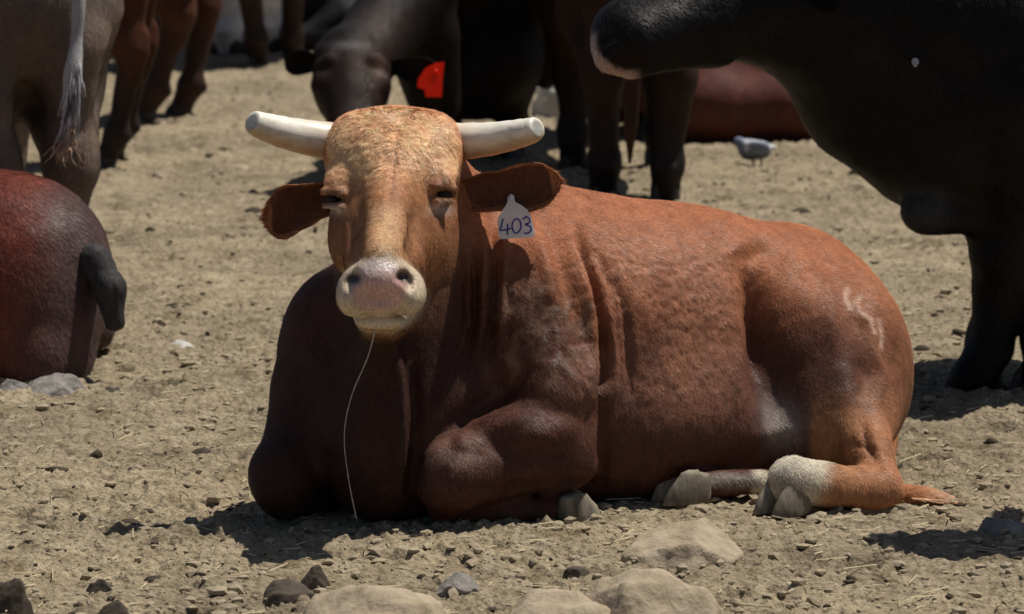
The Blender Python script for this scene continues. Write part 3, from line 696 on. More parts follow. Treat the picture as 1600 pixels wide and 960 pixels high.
    return t, P, Q, Nn, c
build_bull()

# ------------------------------------------------------------------ the rest of the herd
def rotz(a):
    c, s = math.cos(a), math.sin(a); return np.array([[c, -s, 0], [s, c, 0], [0, 0, 1.]])
def coat_cols(P, col, belly=None, dust=None, s=0):
    c = np.empty((len(P), 3)); c[:] = col; n = fbm(P * 6, 4, 50 + s)
    if dust is not None: c += (sstep(.0, .6, n) * .6)[:, None] * (np.array(dust) - c)
    return c * (1 + .25 * n)[:, None]
def standing(name, label, cat, center, fwd, s=1.0, col=(.03, .02, .015), group=None, res=.013, head=None, legs=None, extra=None, tailpts=None, legk=1.0, dust=None, paint=None, switch=None, lower=None, ear_col=None, hooves=True, headr=1.0, nk=1.0, hair=0):
    """a whole standing animal: trunk, neck, head, four jointed legs as one skin; hooves, ears, tail as parts"""
    fw = np.array([fwd[0], fwd[1], 0.]); fw /= np.linalg.norm(fw); yaw = math.atan2(fw[1], fw[0])
    R = rotz(yaw); c0 = np.array([center[0], center[1], 0.])
    W = lambda x, y, z: c0 + R @ (np.array([x, y, z]) * s)
    t = thing(name, label, cat, tuple(c0), group)
    hd = head or dict(poll=W(1.28, 0, 1.36), muzzle=W(1.66, 0, 1.05))
    poll, muz = np.array(hd['poll']), np.array(hd['muzzle'])
    pts = [W(-1.05, -.4, 0), W(-1.05, .4, 0), W(1, .4, 1.5), W(1, -.4, 1.5), poll, muz]
    lo = np.min(pts, 0) - .25; hi = np.max(pts, 0) + .25; lo[2] = -.02; hi[2] = max(hi[2], 1.55 * s)
    f = Field(grid(lo[0], hi[0], res), grid(lo[1], hi[1], res), grid(lo[2], hi[2], res))
    E = lambda p, r, k=.08, o='add': f.ell(W(*p), np.array(r) * s, R, k, o)
    C_ = lambda a, b, ra, rb, k=.06: f.cone(W(*a), W(*b), ra * s, rb * s, k)
    E((-.05, 0, .95), (.72, .31, .35)); E((.45, 0, .98), (.33, .26, .38)); E((-.62, 0, 1.02), (.33, .27, .27)); E((.62, 0, .78), (.22, .15, .22))
    E((-.15, 0, .78), (.55, .24, .20)); E((.42, 0, 1.28), (.16, .10, .12), .1)
    for sd in (-1, 1): E((-.60, sd * .2, 1.16), (.10, .07, .07)); E((.50, sd * .19, .92), (.17, .10, .27))
    d = muz - poll; Lh = np.linalg.norm(d); d = d / Lh
    hr = s * headr
    f.cone(W(.55, 0, 1.05), poll + d * .10, .24 * s * nk, .15 * hr * nk, .1); f.cone(W(.65, 0, .80), poll + d * .22, .13 * s * nk, .08 * hr * nk, .1)
    f.cone(poll + d * .06, poll + d * (Lh * .55), .142 * hr, .105 * hr, .05); f.cone(poll + d * (Lh * .45), muz, .10 * hr, .085 * hr, .05)
    side = np.cross(d, [0, 0, 1.]); 
    if np.linalg.norm(side) < .3: side = R @ np.array([0, 1., 0])
    side /= np.linalg.norm(side); upv = np.cross(side, d); upv = upv if upv[2] > 0 or abs(upv[2]) < .2 else -upv
    if 'up' in hd: upv = np.array(hd['up'], float)
    for sg in (-1, 1): f.ell(poll + d * .19 * hr + side * sg * .10 * hr + upv * .05 * hr, (.05 * hr,) * 3, None, .04)
    f.ell(muz + side * 0, (.088 * hr,) * 3, None, .03)
    for sg in (-1, 1): f.ell(muz + d * .075 * hr + side * sg * .04 * hr + upv * .03 * hr, (.016, .016, .016), None, .012, 'sub')
    feet = []
    lg = legs or {}
    k = legk
    for nm, sd in (('fl', 1), ('fr', -1)):
        o = lg.get(nm, {}); q = [(.52, sd * .19, .85), (.47, sd * .20, .66), (.51, sd * .19, .40), (.50, sd * .185, .14), (.53, sd * .185, .05)]
        if 'foot' in o:
            ft = R.T @ (np.array(o['foot']) - c0) / s; dx, dy = ft[0] - .53, ft[1] - sd * .185
            q = [(a + dx * u, b + dy * u, z) for (a, b, z), u in zip(q, (0, .3, .62, .95, 1))]
        f.tube([W(*p) for p in q], [.13 * s, .098 * k * s, .060 * k * s, .043 * k * s, .050 * k * s], .05)
        f.ell(W(q[2][0] + .01, q[2][1], q[2][2]), np.array((.062, .058, .075)) * k * s, R, .03); f.ell(W(q[3][0], q[3][1], q[3][2]), np.array((.052, .052, .052)) * k * s, R, .03)
        feet.append(q[4])
    for nm, sd in (('hl', 1), ('hr', -1)):
        o = lg.get(nm, {}); q = [(-.62, sd * .15, .98), (-.50, sd * .18, .74), (-.80, sd * .17, .50), (-.735, sd * .165, .15), (-.69, sd * .165, .05)]
        if 'foot' in o:
            ft = R.T @ (np.array(o['foot']) - c0) / s; dx, dy = ft[0] + .69, ft[1] - sd * .165
            q = [(a + dx * u, b + dy * u, z) for (a, b, z), u in zip(q, (0, .3, .6, .95, 1))]
        f.tube([W(*p) for p in q], [.20 * s, .145 * s, .062 * k * s, .044 * k * s, .050 * k * s], .06)
        f.cone(W(q[0][0] - .16, q[0][1] * .9, .86), W(q[2][0] - .01, q[2][1], .60), .12 * s, .045 * k * s, .08)
        f.cone(W(q[2][0] - .045, q[2][1], q[2][2] + .06), W(q[2][0] - .005, q[2][1], q[2][2] - .12), .030 * k * s, .034 * k * s, .03)
        f.ell(W(*q[3]), np.array((.055, .052, .055)) * k * s, R, .03); f.ell(W(q[3][0] - .055 * k, q[3][1], q[3][2] - .01), np.array((.018, .03, .018)) * k * s, R, .02)
        feet.append(q[4])
    if extra: extra(f, W, R, s)
    P, Q = f.mesh(2); Nn = normals(P, Q)
    P = P + Nn * (.006 * fbm(P * 8, 3, 61))[:, None]
    cc = coat_cols(P, col, dust=dust)
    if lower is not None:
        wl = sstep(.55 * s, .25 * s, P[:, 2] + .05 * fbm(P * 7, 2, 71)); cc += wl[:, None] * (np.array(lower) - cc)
    if paint: paint(P, cc, W)
    obj('body', make_mesh(name + '_body', base(P, t), Q, cc), M_dark, t)
    if hair: add_hair(P, Q, cc, t, hair, -fw * .6 + np.array([0, 0, -.8]))
    if hooves:
        for q in feet:
            p = W(*q); p[2] = -.004; o = obj('hoof', HOOF, None, t, tuple(base(p + R @ np.array([.02, 0, 0]) * s, t))); o.rotation_euler = (0, 0, yaw + random.uniform(-.15, .15)); o.scale = (.95 * s * max(k, .9),) * 3
    tp = tailpts if tailpts is not None else [W(-.92, 0, 1.18), W(-1.0, 0, 1.0), W(-1.0, .02, .75), W(-.98, .02, .52), W(-.97, .02, .36)]
    sp, sr = spline(tp, [.036 * s, .024 * s, .018 * s, .03 * s, .006], 26)
    Pt, Ft = tube_mesh('tail', sp, sr, 10); obj('tail', make_mesh('tail', base(Pt, t), Ft, coat_cols(Pt, switch or col)), M_dark, t)
    ec = ear_col or col
    el = hd.get('ears')
    if el is None:
        b_ = poll + d * .10
        el = [(b_ + side * sg * .12 * hr, b_ + side * sg * .32 * hr + np.array([0, 0, -.04]), d + .3 * upv) for sg in (-1, 1)]
    ears = []
    for r_, t_, fc in el:
        Pe, Fe, Ce = ear_mesh('ear', r_, t_, fc, .055 * hr, ec, tuple(np.array(ec) * .8), drop=.02, n=14, m=10)
        ears.append(obj('ear', make_mesh('ear', base(Pe, t), Fe, Ce), M_dark, t))
    for sg in (-1, 1):
        q = poll + d * .22 * hr + side * sg * .115 * hr + upv * .05 * hr
        bm = bmesh.new(); bmesh.ops.create_uvsphere(bm, u_segments=12, v_segments=8, radius=.019 * hr); me = bpy.data.meshes.new('eye'); bm.to_mesh(me); bm.free()
        obj('eye', me, M_eye, t, tuple(base(q, t)))
    return t, W, ears
def slab_tag(t, par, pts, col_mat, nrm, th=.003):
    k = len(pts); nrm = np.array(nrm, float)
    Pt = [np.array(p) for p in pts] + [np.array(p) - nrm * th for p in pts]
    Ft = [tuple(range(k)), tuple(reversed(range(k, 2 * k)))] + [((i + 1) % k, i, k + i, k + (i + 1) % k) for i in range(k)]
    return obj('ear_tag', make_mesh('ear_tag', base(Pt, t), Ft, smooth=False), col_mat, par)
BLK = (.014, .0105, .009); 
# black animal with the red tag, head low, turned to the viewer
def exA(f, W, R, s):
    f.ell(V(546, 86, 17.5), (.150, .12, .07), None, .03); f.cone(V(500, 108, 17.36), V(515, 96, 17.33), .03, .035, .02); f.cone(V(596, 104, 17.36), V(582, 94, 17.33), .03, .035, .02); f.cone(V(548, 80, 17.42), V(550, 190, 17.2), .07, .075, .06); f.ell(V(548, 140, 17.4), (.155, .13, .16), None, .06)
    f.ell(V(740, 95, 18.7), (.30, .3, .27), None, .1); f.cone(V(660, 60, 18.2), V(680, 160, 18.3), .17, .12, .1); f.cone(V(800, 90, 18.7), V(797, 170, 18.7), .10, .075, .06)
    f.cone(V(868, -40, 18.95), V(868, 60, 18.9), .13, .10, .08); f.cone(V(868, 60, 18.9), V(853, 125, 18.85), .085, .045, .06)
hA = dict(poll=V(548, 84, 17.55), muzzle=V(552, 225, 17.1), up=(0, -1, .3),
          ears=[(V(508, 102, 17.5), V(444, 88, 17.45), (0, -1, -.2)), (V(596, 104, 17.5), V(697, 108, 17.4), (0, -1, -.2))])
def paA(P, c, W):
    px, py = proj(P); fr = P[:, 1] < 17.75
    hd_ = fr * sstep(62, 72, py) * sstep(482, 492, px) * sstep(618, 606, px); c += (hd_ * .8)[:, None] * (np.array((.026, .014, .011)) - c)
    for ex, ey, sx, sy, cl in ((590, 112, 10, 22, (.16, .10, .075)), (545, 70, 30, 7, (.16, .15, .15)), (565, 100, 12, 20, (.07, .045, .035)), (600, 40, 34, 30, (.06, .042, .038))):  # highlights painted on brow ridge, poll, face and neck
        w_ = np.exp(-((px - ex) / sx) ** 2 - ((py - ey) / sy) ** 2) * fr; c += (w_ * .75)[:, None] * (np.array(cl) - c)
tA, WA, eA = standing('cow', 'black cow behind the bull with lowered head and a red ear tag', 'cow', (.10, 19.25), (-.45, -.89), 1.15, BLK, 'cattle standing in the yard', .014, head=hA,
    legs=dict(fl=dict(foot=G(797, 250)), fr=dict(foot=G(692, 246))), extra=exA, legk=1.15, paint=paA, headr=1.0, nk=.78, hair=45000)
slab_tag(tA, tA, [V(x, y, 17.33) for x, y in ((653, 124), (664, 108), (680, 99), (694, 98), (692, 118), (690, 152), (665, 152), (663, 140), (652, 137))], M_tagr, (0, -1, 0))
sp, sr = spline([V(681, 112, 17.34), V(681, 112, 17.31)], [.012, .010], 3)
p_, f_ = tube_mesh('tag_stud', sp, sr, 10); obj('tag_stud', make_mesh('tag_stud', base(p_, tA), f_), M_tagr, tA)
# dark bull at the right, head stretched out over the resting one
def exR(f, W, R, s):
    f.cone(V(982, 52, 11.44), V(1190, 5, 11.75), .082, .15, .06); f.cone(V(995, 92, 11.45), V(1110, 62, 11.6), .038, .08, .04)
    f.cone(V(1220, -10, 11.8), V(1450, 60, 12.05), .20, .33, .1)
    f.cone(V(1225, 40, 11.85), V(1345, 160, 11.95), .07, .15, .1); f.cone(V(1345, 160, 11.95), V(1450, 225, 12.0), .15, .18, .1)
    f.cone(V(1500, 160, 12.1), V(1700, 200, 12.5), .30, .33, .15)
    f.cone(V(1442, 331, 11.85), V(1540, 325, 11.98), .066, .075, .045)
    f.cone(V(1568, 300, 12.0), V(1560, 440, 12.02), .10, .060, .05); f.cone(V(1560, 440, 12.02), V(1550, 545, 12.02), .056, .052, .03); f.cone(V(1550, 545, 12.02), V(1520, 590, 12.02), .056, .066, .03)
    f.ell(V(952, 76, 11.40), (.042, .06, .058), None, .03); f.cone(V(945, 98, 11.4), V(985, 108, 11.42), .018, .022, .02)
    f.ell(V(944, 62, 11.335), (.014, .03, .020), None, .012, 'sub')
def paR(P, c, W):
    px, py = proj(P); n = fbm(P * 20, 2, 5)
    rr = np.hypot((px - 985) / 62, (py - 62) / 56); w_ = sstep(.78, .92, rr + .06 * n) * sstep(45, 60, py) * sstep(1005, 985, px) * (P[:, 1] < 11.7)
    c += (w_)[:, None] * (np.array((.46, .37, .33)) - c)
    w2 = np.exp(-((px - 1440) / 40) ** 2 - ((py - 325) / 34) ** 2) * sstep(1540, 1500, px) * (P[:, 1] < 12.05); c += (w2 * .85)[:, None] * (np.array((.075, .07, .068)) - c)
hR = dict(poll=V(1235, -60, 11.8), muzzle=V(985, 60, 11.46))
tR, WR, eR = standing('bull', 'almost black bull at the right edge with its muzzle stretched left', 'bull', (1.86, 12.26), (-.85, -.5), 1.08, (.010, .0085, .008), 'cattle standing in the yard', .011, head=hR,
    legs=dict(fl=dict(foot=G(1530, 604)), fr=dict(foot=G(1628, 612))), extra=exR, legk=1.15, paint=paR, hair=110000)
sp, sr = spline([V(1430, 94, 11.72), V(1430, 97, 11.66), V(1430, 104, 11.66)], [.006, .012, .004], 6)
p_, f_ = tube_mesh('tag_stud', sp, sr, 8); obj('tag_stud', make_mesh('tag_stud', base(p_, tR), f_), M_tagw, tR)
# brown hindquarters in the middle distance
c_ = G(992, 313)
tC, WC, _ = standing('cow', 'dark brown cow seen from behind, thin tail hanging between its hind legs', 'cow', (c_[0] - .02, c_[1] + .75), (-.05, 1), 1.05, (.034, .016, .010), 'cattle standing in the yard', .013,
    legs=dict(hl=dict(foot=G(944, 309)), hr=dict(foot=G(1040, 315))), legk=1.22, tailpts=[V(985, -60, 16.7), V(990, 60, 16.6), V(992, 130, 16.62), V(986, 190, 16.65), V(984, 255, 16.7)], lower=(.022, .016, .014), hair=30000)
# grey cow at the left edge from behind
cL = (-1.86, 14.15)
tL, WL, _ = standing('cow', 'taupe grey cow at the left edge seen from behind with a pale frayed tail', 'cow', cL, (-.34, 1), 1.06, (.15, .115, .095), 'cattle standing in the yard', .012,
    legs=dict(hl=dict(foot=V(8, 505, 13.4) * [1, 1, 0]), hr=dict(foot=V(88, 500, 13.55) * [1, 1, 0])), legk=1.25, tailpts=[V(112, -160, 13.2), V(122, -20, 13.14), V(120, 60, 13.12), V(113, 120, 13.1), V(100, 200, 13.12), V(88, 268, 13.16)][:5], switch=(.42, .41, .41), dust=(.24, .17, .12), hair=60000)
tuft(tL, tL, [V(121, 70, 13.11), V(116, 120, 13.08), V(112, 170, 13.07), V(104, 220, 13.08), V(98, 262, 13.1)], 260, .013, (.74, .75, .78), (.16, .155, .15), M_dark, th=.0032)
tuft(tL, tL, [V(112, 195, 13.06), V(104, 225, 13.06), V(100, 250, 13.06), V(108, 275, 13.06)], 26, .026, (.50, .33, .22), (.36, .24, .16), M_dark, th=.003)
# red-brown cow, one hind leg showing beside the grey one
c_ = G(174, 262)
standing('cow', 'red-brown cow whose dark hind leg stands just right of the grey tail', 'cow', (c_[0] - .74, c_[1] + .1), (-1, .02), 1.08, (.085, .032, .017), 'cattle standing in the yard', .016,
    legs=dict(hl=dict(foot=G(166, 266)), hr=dict(foot=G(180, 250))), legk=.9, lower=(.035, .024, .02), tailpts=[np.array([c_[0] + .22, c_[1] + .1, 1.27]), np.array([c_[0] + .28, c_[1] + .1, 1.05]), np.array([c_[0] + .26, c_[1] + .1, .82])])
# chestnut cow further back
c_ = G(253, 188)
standing('cow', 'chestnut cow in the upper left with two slanting hind legs and a pointed hock', 'cow', (c_[0] - .70, c_[1] + .1), (-1, .02), 1.12, (.085, .034, .019), 'cattle standing in the yard', .018,
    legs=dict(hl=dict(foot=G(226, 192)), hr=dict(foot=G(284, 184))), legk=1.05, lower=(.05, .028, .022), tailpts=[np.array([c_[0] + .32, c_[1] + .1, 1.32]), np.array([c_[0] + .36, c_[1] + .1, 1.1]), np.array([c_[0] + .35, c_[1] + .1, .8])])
# dark cow behind it
c_ = G(202, 112)
standing('cow', 'dark cow farthest back at the upper left, behind the chestnut legs', 'cow', (c_[0] - .6, c_[1] + .2), (-1, .1), 1.1, (.035, .022, .018), 'cattle standing in the yard', .022, legs=dict(hl=dict(foot=G(203, 116)), hr=dict(foot=G(222, 98))), legk=1.2)
# brown legs at the top, beside a pale animal
c_ = G(431, 101)
standing('cow', 'brown cow far back above the left horn showing two straight hind legs', 'cow', (c_[0] + .05, c_[1] + .75), (.1, 1), 1.15, (.085, .04, .022), 'cattle standing in the yard', .02, legs=dict(hl=dict(foot=G(404, 105)), hr=dict(foot=G(458, 98))), legk=1.15, lower=(.035, .022, .018))
c_ = G(352, 82)
standing('cow', 'pale grey-white cow far back with one thick pale leg and dark hooves', 'cow', (c_[0] + .12, c_[1] + .75), (.05, 1), 1.2, (.66, .65, .68), 'cattle standing in the yard', .022, legs=dict(hl=dict(foot=G(356, 84)), hr=dict(foot=G(412, 80))), legk=2.0)
# cow just outside the right edge: the shadow of its neck and head falls into the picture
standing('cow', 'brown cow standing just outside the right edge, its neck shading the soil', 'cow', (3.03, 9.90), (-1, 0), 1.05, (.05, .03, .02), 'cattle standing in the yard', .02, headr=1.3, head=dict(poll=(1.78, 9.86, 1.33), muzzle=(1.40, 9.86, 1.16)))

def lying(name, label, center, fwd, s, col, group, res=.016, lean=1, dust=None, extra=None, paint=None, hd=True, hair=0):
    """an animal lying on its brisket, legs folded"""
    fw = np.array([fwd[0], fwd[1], 0.]); fw /= np.linalg.norm(fw); yaw = math.atan2(fw[1], fw[0]); R = rotz(yaw); c0 = np.array([center[0], center[1], 0.])
    W = lambda x, y, z: c0 + R @ (np.array([x, y, z]) * s)
    t = thing(name, label, 'cow', tuple(c0), group)
    pts = np.array([W(x, y, 0) for x in (-1.1, 1.6) for y in (-.65, .65)]); lo = pts.min(0) - .1; hi = pts.max(0) + .1
    f = Field(grid(lo[0], hi[0], res), grid(lo[1], hi[1], res), grid(-.04, 1.25 * s, res))
    E = lambda p, r, k=.08: f.ell(W(*p), np.array(r) * s, R, k); C_ = lambda a, b, ra, rb, k=.06: f.cone(W(*a), W(*b), ra * s, rb * s, k)
    E((0, 0, .36), (.66, .36, .37)); E((.45, 0, .40), (.34, .28, .37)); E((-.55, 0, .36), (.36, .31, .31)); E((-.5, .12, .55), (.13, .1, .08)); E((-.5, -.12, .55), (.13, .1, .08))
    E((-.62, lean * .2, .30), (.26, .17, .25)); E((-.45, lean * .34, .18), (.18, .12, .15))
    C_((-.50, lean * .38, .2), (-.78, lean * .42, .09), .10, .06); C_((-.78, lean * .42, .08), (-.42, lean * .50, .06), .055, .045)
    for sd in (-1, 1): C_((.5, sd * .22, .3), (.85, sd * .24, .12), .14, .085); C_((.85, sd * .24, .08), (.58, sd * .27, .05), .055, .04)
    if hd:
        C_((.55, 0, .5), (.98, 0, .95), .25, .15); C_((.98, 0, .98), (1.12, 0, .84), .14, .11, .05); C_((1.12, 0, .84), (1.34, 0, .66), .11, .08, .05)
    if extra: extra(f, W, R, s)
    P, Q = f.mesh(2); Nn = normals(P, Q); P = P + Nn * (.008 * fbm(P * 7, 3, 81))[:, None]
    cc = coat_cols(P, col, dust=dust)
    if paint: paint(P, cc, W)
    obj('body', make_mesh(name + '_body', base(P, t), Q, cc), M_dark, t)
    if hair: add_hair(P, Q, cc, t, hair, -fw * .6 + np.array([0, 0, -.8]))
    for q in ((.54, .28), (.54, -.28), (-.38, lean * .52)):
        o = obj('hoof', HOOF, None, t, tuple(base(W(q[0], q[1], 0), t))); o.rotation_euler = (0, 0, yaw + (0 if q[0] < 0 else math.pi)); o.scale = (s,) * 3
    if hd:
        for sg in (-1, 1):
            Pe, Fe, Ce = ear_mesh('ear', W(1.0, sg * .12, .98), W(.98, sg * .33, .93), R @ np.array([1, 0, 0.]), .05 * s, col, col, drop=.02, n=12, m=8); obj('ear', make_mesh('ear', base(Pe, t), Fe, Ce), M_dark, t)
    return t, W, R
# rump at the left edge
def exL(f, W, R, s):
    f.ell(V(28, 480, 12.3), (.22, .28, .33), None, .06); f.ell(V(-60, 440, 12.35), (.30, .28, .28), None, .08); f.ell(V(86, 495, 12.25), (.14, .2, .22), None, .06); f.ell(V(70, 560, 12.2), (.125, .2, .15), None, .06)
def paL(P, c, W):
    px, py = proj(P); n = fbm(P * 6, 3, 7)
    w_ = sstep(20, 110, px + .15 * (py - 400) + 25 * n) ; c += (w_ * .75)[:, None] * (np.array((.075, .062, .06)) - c)
tl, Wl, Rl = lying('cow', 'dark red cow lying at the left edge, its rounded rump and tail in view', (-2.05, 12.35), (-1, .05), .92, (.17, .045, .028), 'cattle lying in the yard', .013, lean=-1, extra=exL, paint=paL, hair=60000)
ft = Field(grid(-1.45, -1.05, .009), grid(11.8, 12.7, .009), grid(.1, .75, .009))
ft.tube([V(70, 355, 12.35), V(112, 382, 12.25), V(148, 412, 12.17), V(172, 455, 12.12), V(182, 503, 12.1)], [.03, .040, .046, .038, .024], .03); ft.tube([V(150, 400, 12.15), V(172, 450, 12.12), V(175, 505, 12.1)], [.03, .036, .02], .03)
Pt, Qt = ft.mesh(1); st = fbm(np.stack([Pt[:, 0] * 90, Pt[:, 1] * 90, Pt[:, 2] * 22], 1), 2, 5); Pt = Pt + normals(Pt, Qt) * (.004 * st)[:, None]
obj('tail', make_mesh('tail', base(Pt, tl), Qt, coat_cols(Pt, (.05, .045, .045))), M_dark, tl)
# maroon cow lying at the back, black one farther off
def exQ(f, W, R, s):
    f.ell(V(1120, 160, 19.9), (.36, .35, .24), None, .1); f.ell(V(1155, 98, 20.0), (.09, .1, .05), None, .06); f.ell(V(1260, 165, 19.9), (.40, .36, .225), None, .1)
lying('cow', 'maroon cow lying far back behind the pigeon with a sunlit spine', (1.35, 20.05), (1, .05), 1.0, (.12, .042, .032), 'cattle lying in the yard', .02, lean=1, extra=exQ)
lying('cow', 'black cow lying far back between the brown legs and the tagged black cow', (-.55, 25.9), (1, .1), 1.05, (.014, .014, .017), 'cattle lying in the yard', .024, lean=-1)

# ------------------------------------------------------------------ pigeon
def pigeon():
    c0 = G(1182, 263); t = thing('pigeon', 'grey pigeon with white rump walking on the soil beneath the dark bull', 'bird', tuple(c0), None)
    sc = 1 / 340.
    q = lambda x, y, d=0: c0 + np.array([(x - 1182) * sc, d, (263 - y) * sc])
    f = Field(grid(c0[0] - .14, c0[0] + .14, .0035), grid(c0[1] - .07, c0[1] + .07, .0035), grid(.02, .19, .0035))
    th = math.radians(12); Rb = np.array([[math.cos(th), 0, math.sin(th)], [0, 1, 0], [-math.sin(th), 0, math.cos(th)]])
    f.ell(q(1181, 234), (.070, .042, .042), Rb, .01); f.ell(q(1170, 236), (.045, .040, .043), None, .02)
    f.cone(q(1164, 229), q(1155, 223), .030, .022, .02); f.ell(q(1154, 222), (.023, .020, .020), None, .01); f.cone(q(1150, 224), q(1146, 226), .008, .003, .006)
    f.cone(q(1192, 228), q(1209, 231), .030, .012, .02, flat=(np.array([0, 0, 1.]), .6))
    for sg in (-1, 1): f.ell(q(1185, 231, sg * .034), (.060, .012, .030), Rb, .008)
    P, Q = f.mesh(2); px, py = proj(P); c = np.empty((len(P), 3)); c[:] = (.20, .22, .27)
    def mx(w_, col):
        nonlocal c; c = c + w_[:, None] * (np.array(col) - c)
    mx(sstep(1163, 1157, px), (.16, .19, .27)); mx(np.exp(-((px - 1167) / 4.) ** 2) * (py < 236), (.55, .58, .62)); mx(sstep(1199, 1206, px), (.62, .64, .68)); mx(sstep(236, 246, py), (.10, .11, .13)); mx(sstep(225, 219, py) * (px > 1165), (.42, .45, .50))
    obj('body', make_mesh('pigeon_body', base(P, t), Q, c), M_dark, t)
    m = plain('bird_leg', (.30, .12, .10), (.4, .18, .15), 60, .6)
    for x, d in ((1176, -.015), (1189, .02)):
        p_, f_ = tube_mesh('leg', [q(x, 250, d), q(x + 1, 256, d), q(x, 262.5, d)], [.006, .004, .0045], 8); P2, F2 = list(p_), list(f_)
        for a in (-.5, 0, .5, math.pi):
            e = q(x, 262.3, d); tp = e + np.array([-math.cos(a), math.sin(a), 0]) * .022
            a_, b_ = tube_mesh('toe', [e, tp], [.003, .0015], 5); k = len(P2); P2 += list(a_); F2 += [tuple(v + k for v in ff) for ff in b_]
        obj('leg', make_mesh('leg', base(P2, t), F2), m, t)
    for sg in (-1,):
        bm = bmesh.new(); bmesh.ops.create_uvsphere(bm, u_segments=8, v_segments=6, radius=.004); me = bpy.data.meshes.new('eye'); bm.to_mesh(me); bm.free(); obj('eye', me, M_eye, t, tuple(base(q(1152, 221, -.019), t)))
pigeon()

# ------------------------------------------------------------------ rocks, clods, straw
M_rockp = plain('pale_rock', (.27, .21, .14), (.44, .36, .26), 14, .95, .1, .9, .02, detail=9)
M_rockg = plain('grey_rock', (.14, .13, .12), (.32, .29, .26), 16, .9, .15, .9, .02, detail=9)
M_rockd = plain('dark_rock', (.04, .032, .024), (.115, .092, .068), 14, .9, .2, .5, .01, detail=8)
M_rockw = plain('whitish_rock', (.42, .40, .36), (.62, .60, .56), 10, .9, .2, .5, .01, detail=8)
M_dung = plain('dung', (.030, .024, .018), (.085, .066, .046), 30, .95, .1, .6, .008, detail=6)
def rock_mesh(name, dims, seed, sub=5, rough=.28, soft=False):
    bm = bmesh.new(); bmesh.ops.create_icosphere(bm, subdivisions=sub, radius=1); P = np.array([v.co[:] for v in bm.verts]); Fc = [tuple(v.index for v in f.verts) for f in bm.faces]; bm.free()
    r = 1 + rough * vnoise(P * 1.1 + seed * 7.7, seed) + rough * .55 * vnoise(P * 2.3 + seed, seed + 1) + rough * .3 * fbm(P * 5 + seed, 3, seed + 2)
    P = P * r[:, None]; rs = np.random.default_rng(seed)
    if soft: P[:, 2] = np.minimum(P[:, 2], .62 + .10 * vnoise(P * 2.1 + seed, 3) + .22 * (P[:, 2] - .62))
    for i in range(11):                                           # chipped facets
        n = rs.normal(size=3); n[2] = abs(n[2]) * .7; n /= np.linalg.norm(n); d = rs.uniform(.60, .92) if not soft else rs.uniform(.66, .80); e = P @ n - d; P = P - np.outer(np.maximum(e, 0) * .85, n)
    P = P + (.05 * fbm(P * 6, 4, seed + 4) + .02 * np.abs(vnoise(P * 17, seed)))[:, None] * P
    P[:, 2] = np.maximum(P[:, 2], -.35)
    return make_mesh(name, P * np.array(dims), np.array(Fc))
def rock(label, px, py, w_, h_, mat, seed, cat='rock', name='rock', depth=.75, group=None, rough=.32, bury=.3, sub=5, soft=False):
    """px, py: foot of the rock in the photo; width and height in photo pixels"""
    g = G(px, py); s_ = F / math.hypot(g[1], H)
    rx = w_ / s_ / 2 * (1.28 if name == 'rock' else 1.1); rz = h_ / s_ * (1.5 if name == 'rock' else .8); o = obj(name, rock_mesh(name, (rx, rx * depth, rz), seed, sub, rough, soft), mat, None, (g[0], g[1] + rx * depth * .5, -rz * (bury - .1) * .8))
    o.rotation_euler = (0, 0, random.uniform(-.3, .3)); return tag(o, label, cat, group)
rock('pale angular boulder half buried in the soil in front of the hind hoof', 1075, 884, 165, 62, M_rockp, 3, rough=.22)
rock('broad grey-brown stone at the bottom edge below the drool strand', 585, 1060, 290, 150, M_rockp, 4, soft=True)
rock('low wide tan stone along the bottom edge, left of the sloping tan mound', 875, 1045, 260, 122, M_rockp, 5, soft=True)
rock('sloping tan mound of stone below the pale angular boulder', 1015, 1036, 270, 140, M_rockp, 6, soft=True)
rock('smooth pale stone at the bottom edge toward the right', 1450, 1040, 180, 78, M_rockp, 7, soft=True)
rock('flat blue-grey stone in the shadow at the right edge', 1572, 836, 90, 22, M_rockg, 8)
rock('rugged grey stone beneath the lying rump at the left', 70, 624, 95, 28, M_rockg, 9)
rock('small dark brown stone right of the rugged grey one', 172, 624, 40, 17, M_rockd, 10)
rock('grey-green stone at the left edge under the lying rump', 18, 618, 60, 20, M_rockg, 11)
rock('small pale chip between the grey and the dark brown stones', 118, 610, 34, 14, M_rockp, 12)
rock('pale flat stone beneath the neck of the black bull', 1340, 299, 62, 12, M_rockp, 13)
rock('dark lump behind the pale flat stone under the black bull', 1352, 280, 60, 22, M_rockd, 14)
rock('whitish rounded rock behind the tip of the right horn', 866, 190, 56, 46, M_rockw, 15)
rock('small bright white stone just behind the leg of the tagged cow', 836, 150, 18, 34, M_rockw, 16)
rock('pale pointed rock left of the leg of the tagged cow', 745, 196, 48, 44, M_rockp, 17, rough=.35)
rock('small white stone far back between the chestnut legs', 240, 96, 20, 24, M_rockw, 18)
rock('dark slate lump at the bottom left of the broad grey-brown stone', 448, 940, 88, 24, M_rockd, 19)
rock('small blue-black stone above the dark slate lump', 497, 912, 40, 18, M_rockd, 20)
rock('dark stone with a notch near the lower left corner', 160, 932, 50, 22, M_rockd, 21)
rock('round dark stone at the left bottom corner', 12, 966, 64, 44, M_rockd, 22)
rock('black stone cut by the bottom edge near the left corner', 180, 968, 50, 20, M_rockd, 23)
rock('grey pointed stone on the soil just above the bottom edge stones', 716, 922, 62, 26, M_rockg, 24)
rock('small brown stone beside the pale angular boulder', 905, 900, 36, 16, M_rockd, 25)
rock('pale stone flake lying on the soil left of the bull chest', 285, 544, 40, 8, M_rockw, 26)
rock('tan flat stone on the soil left of the bull horn', 370, 270, 48, 10, M_rockp, 27)
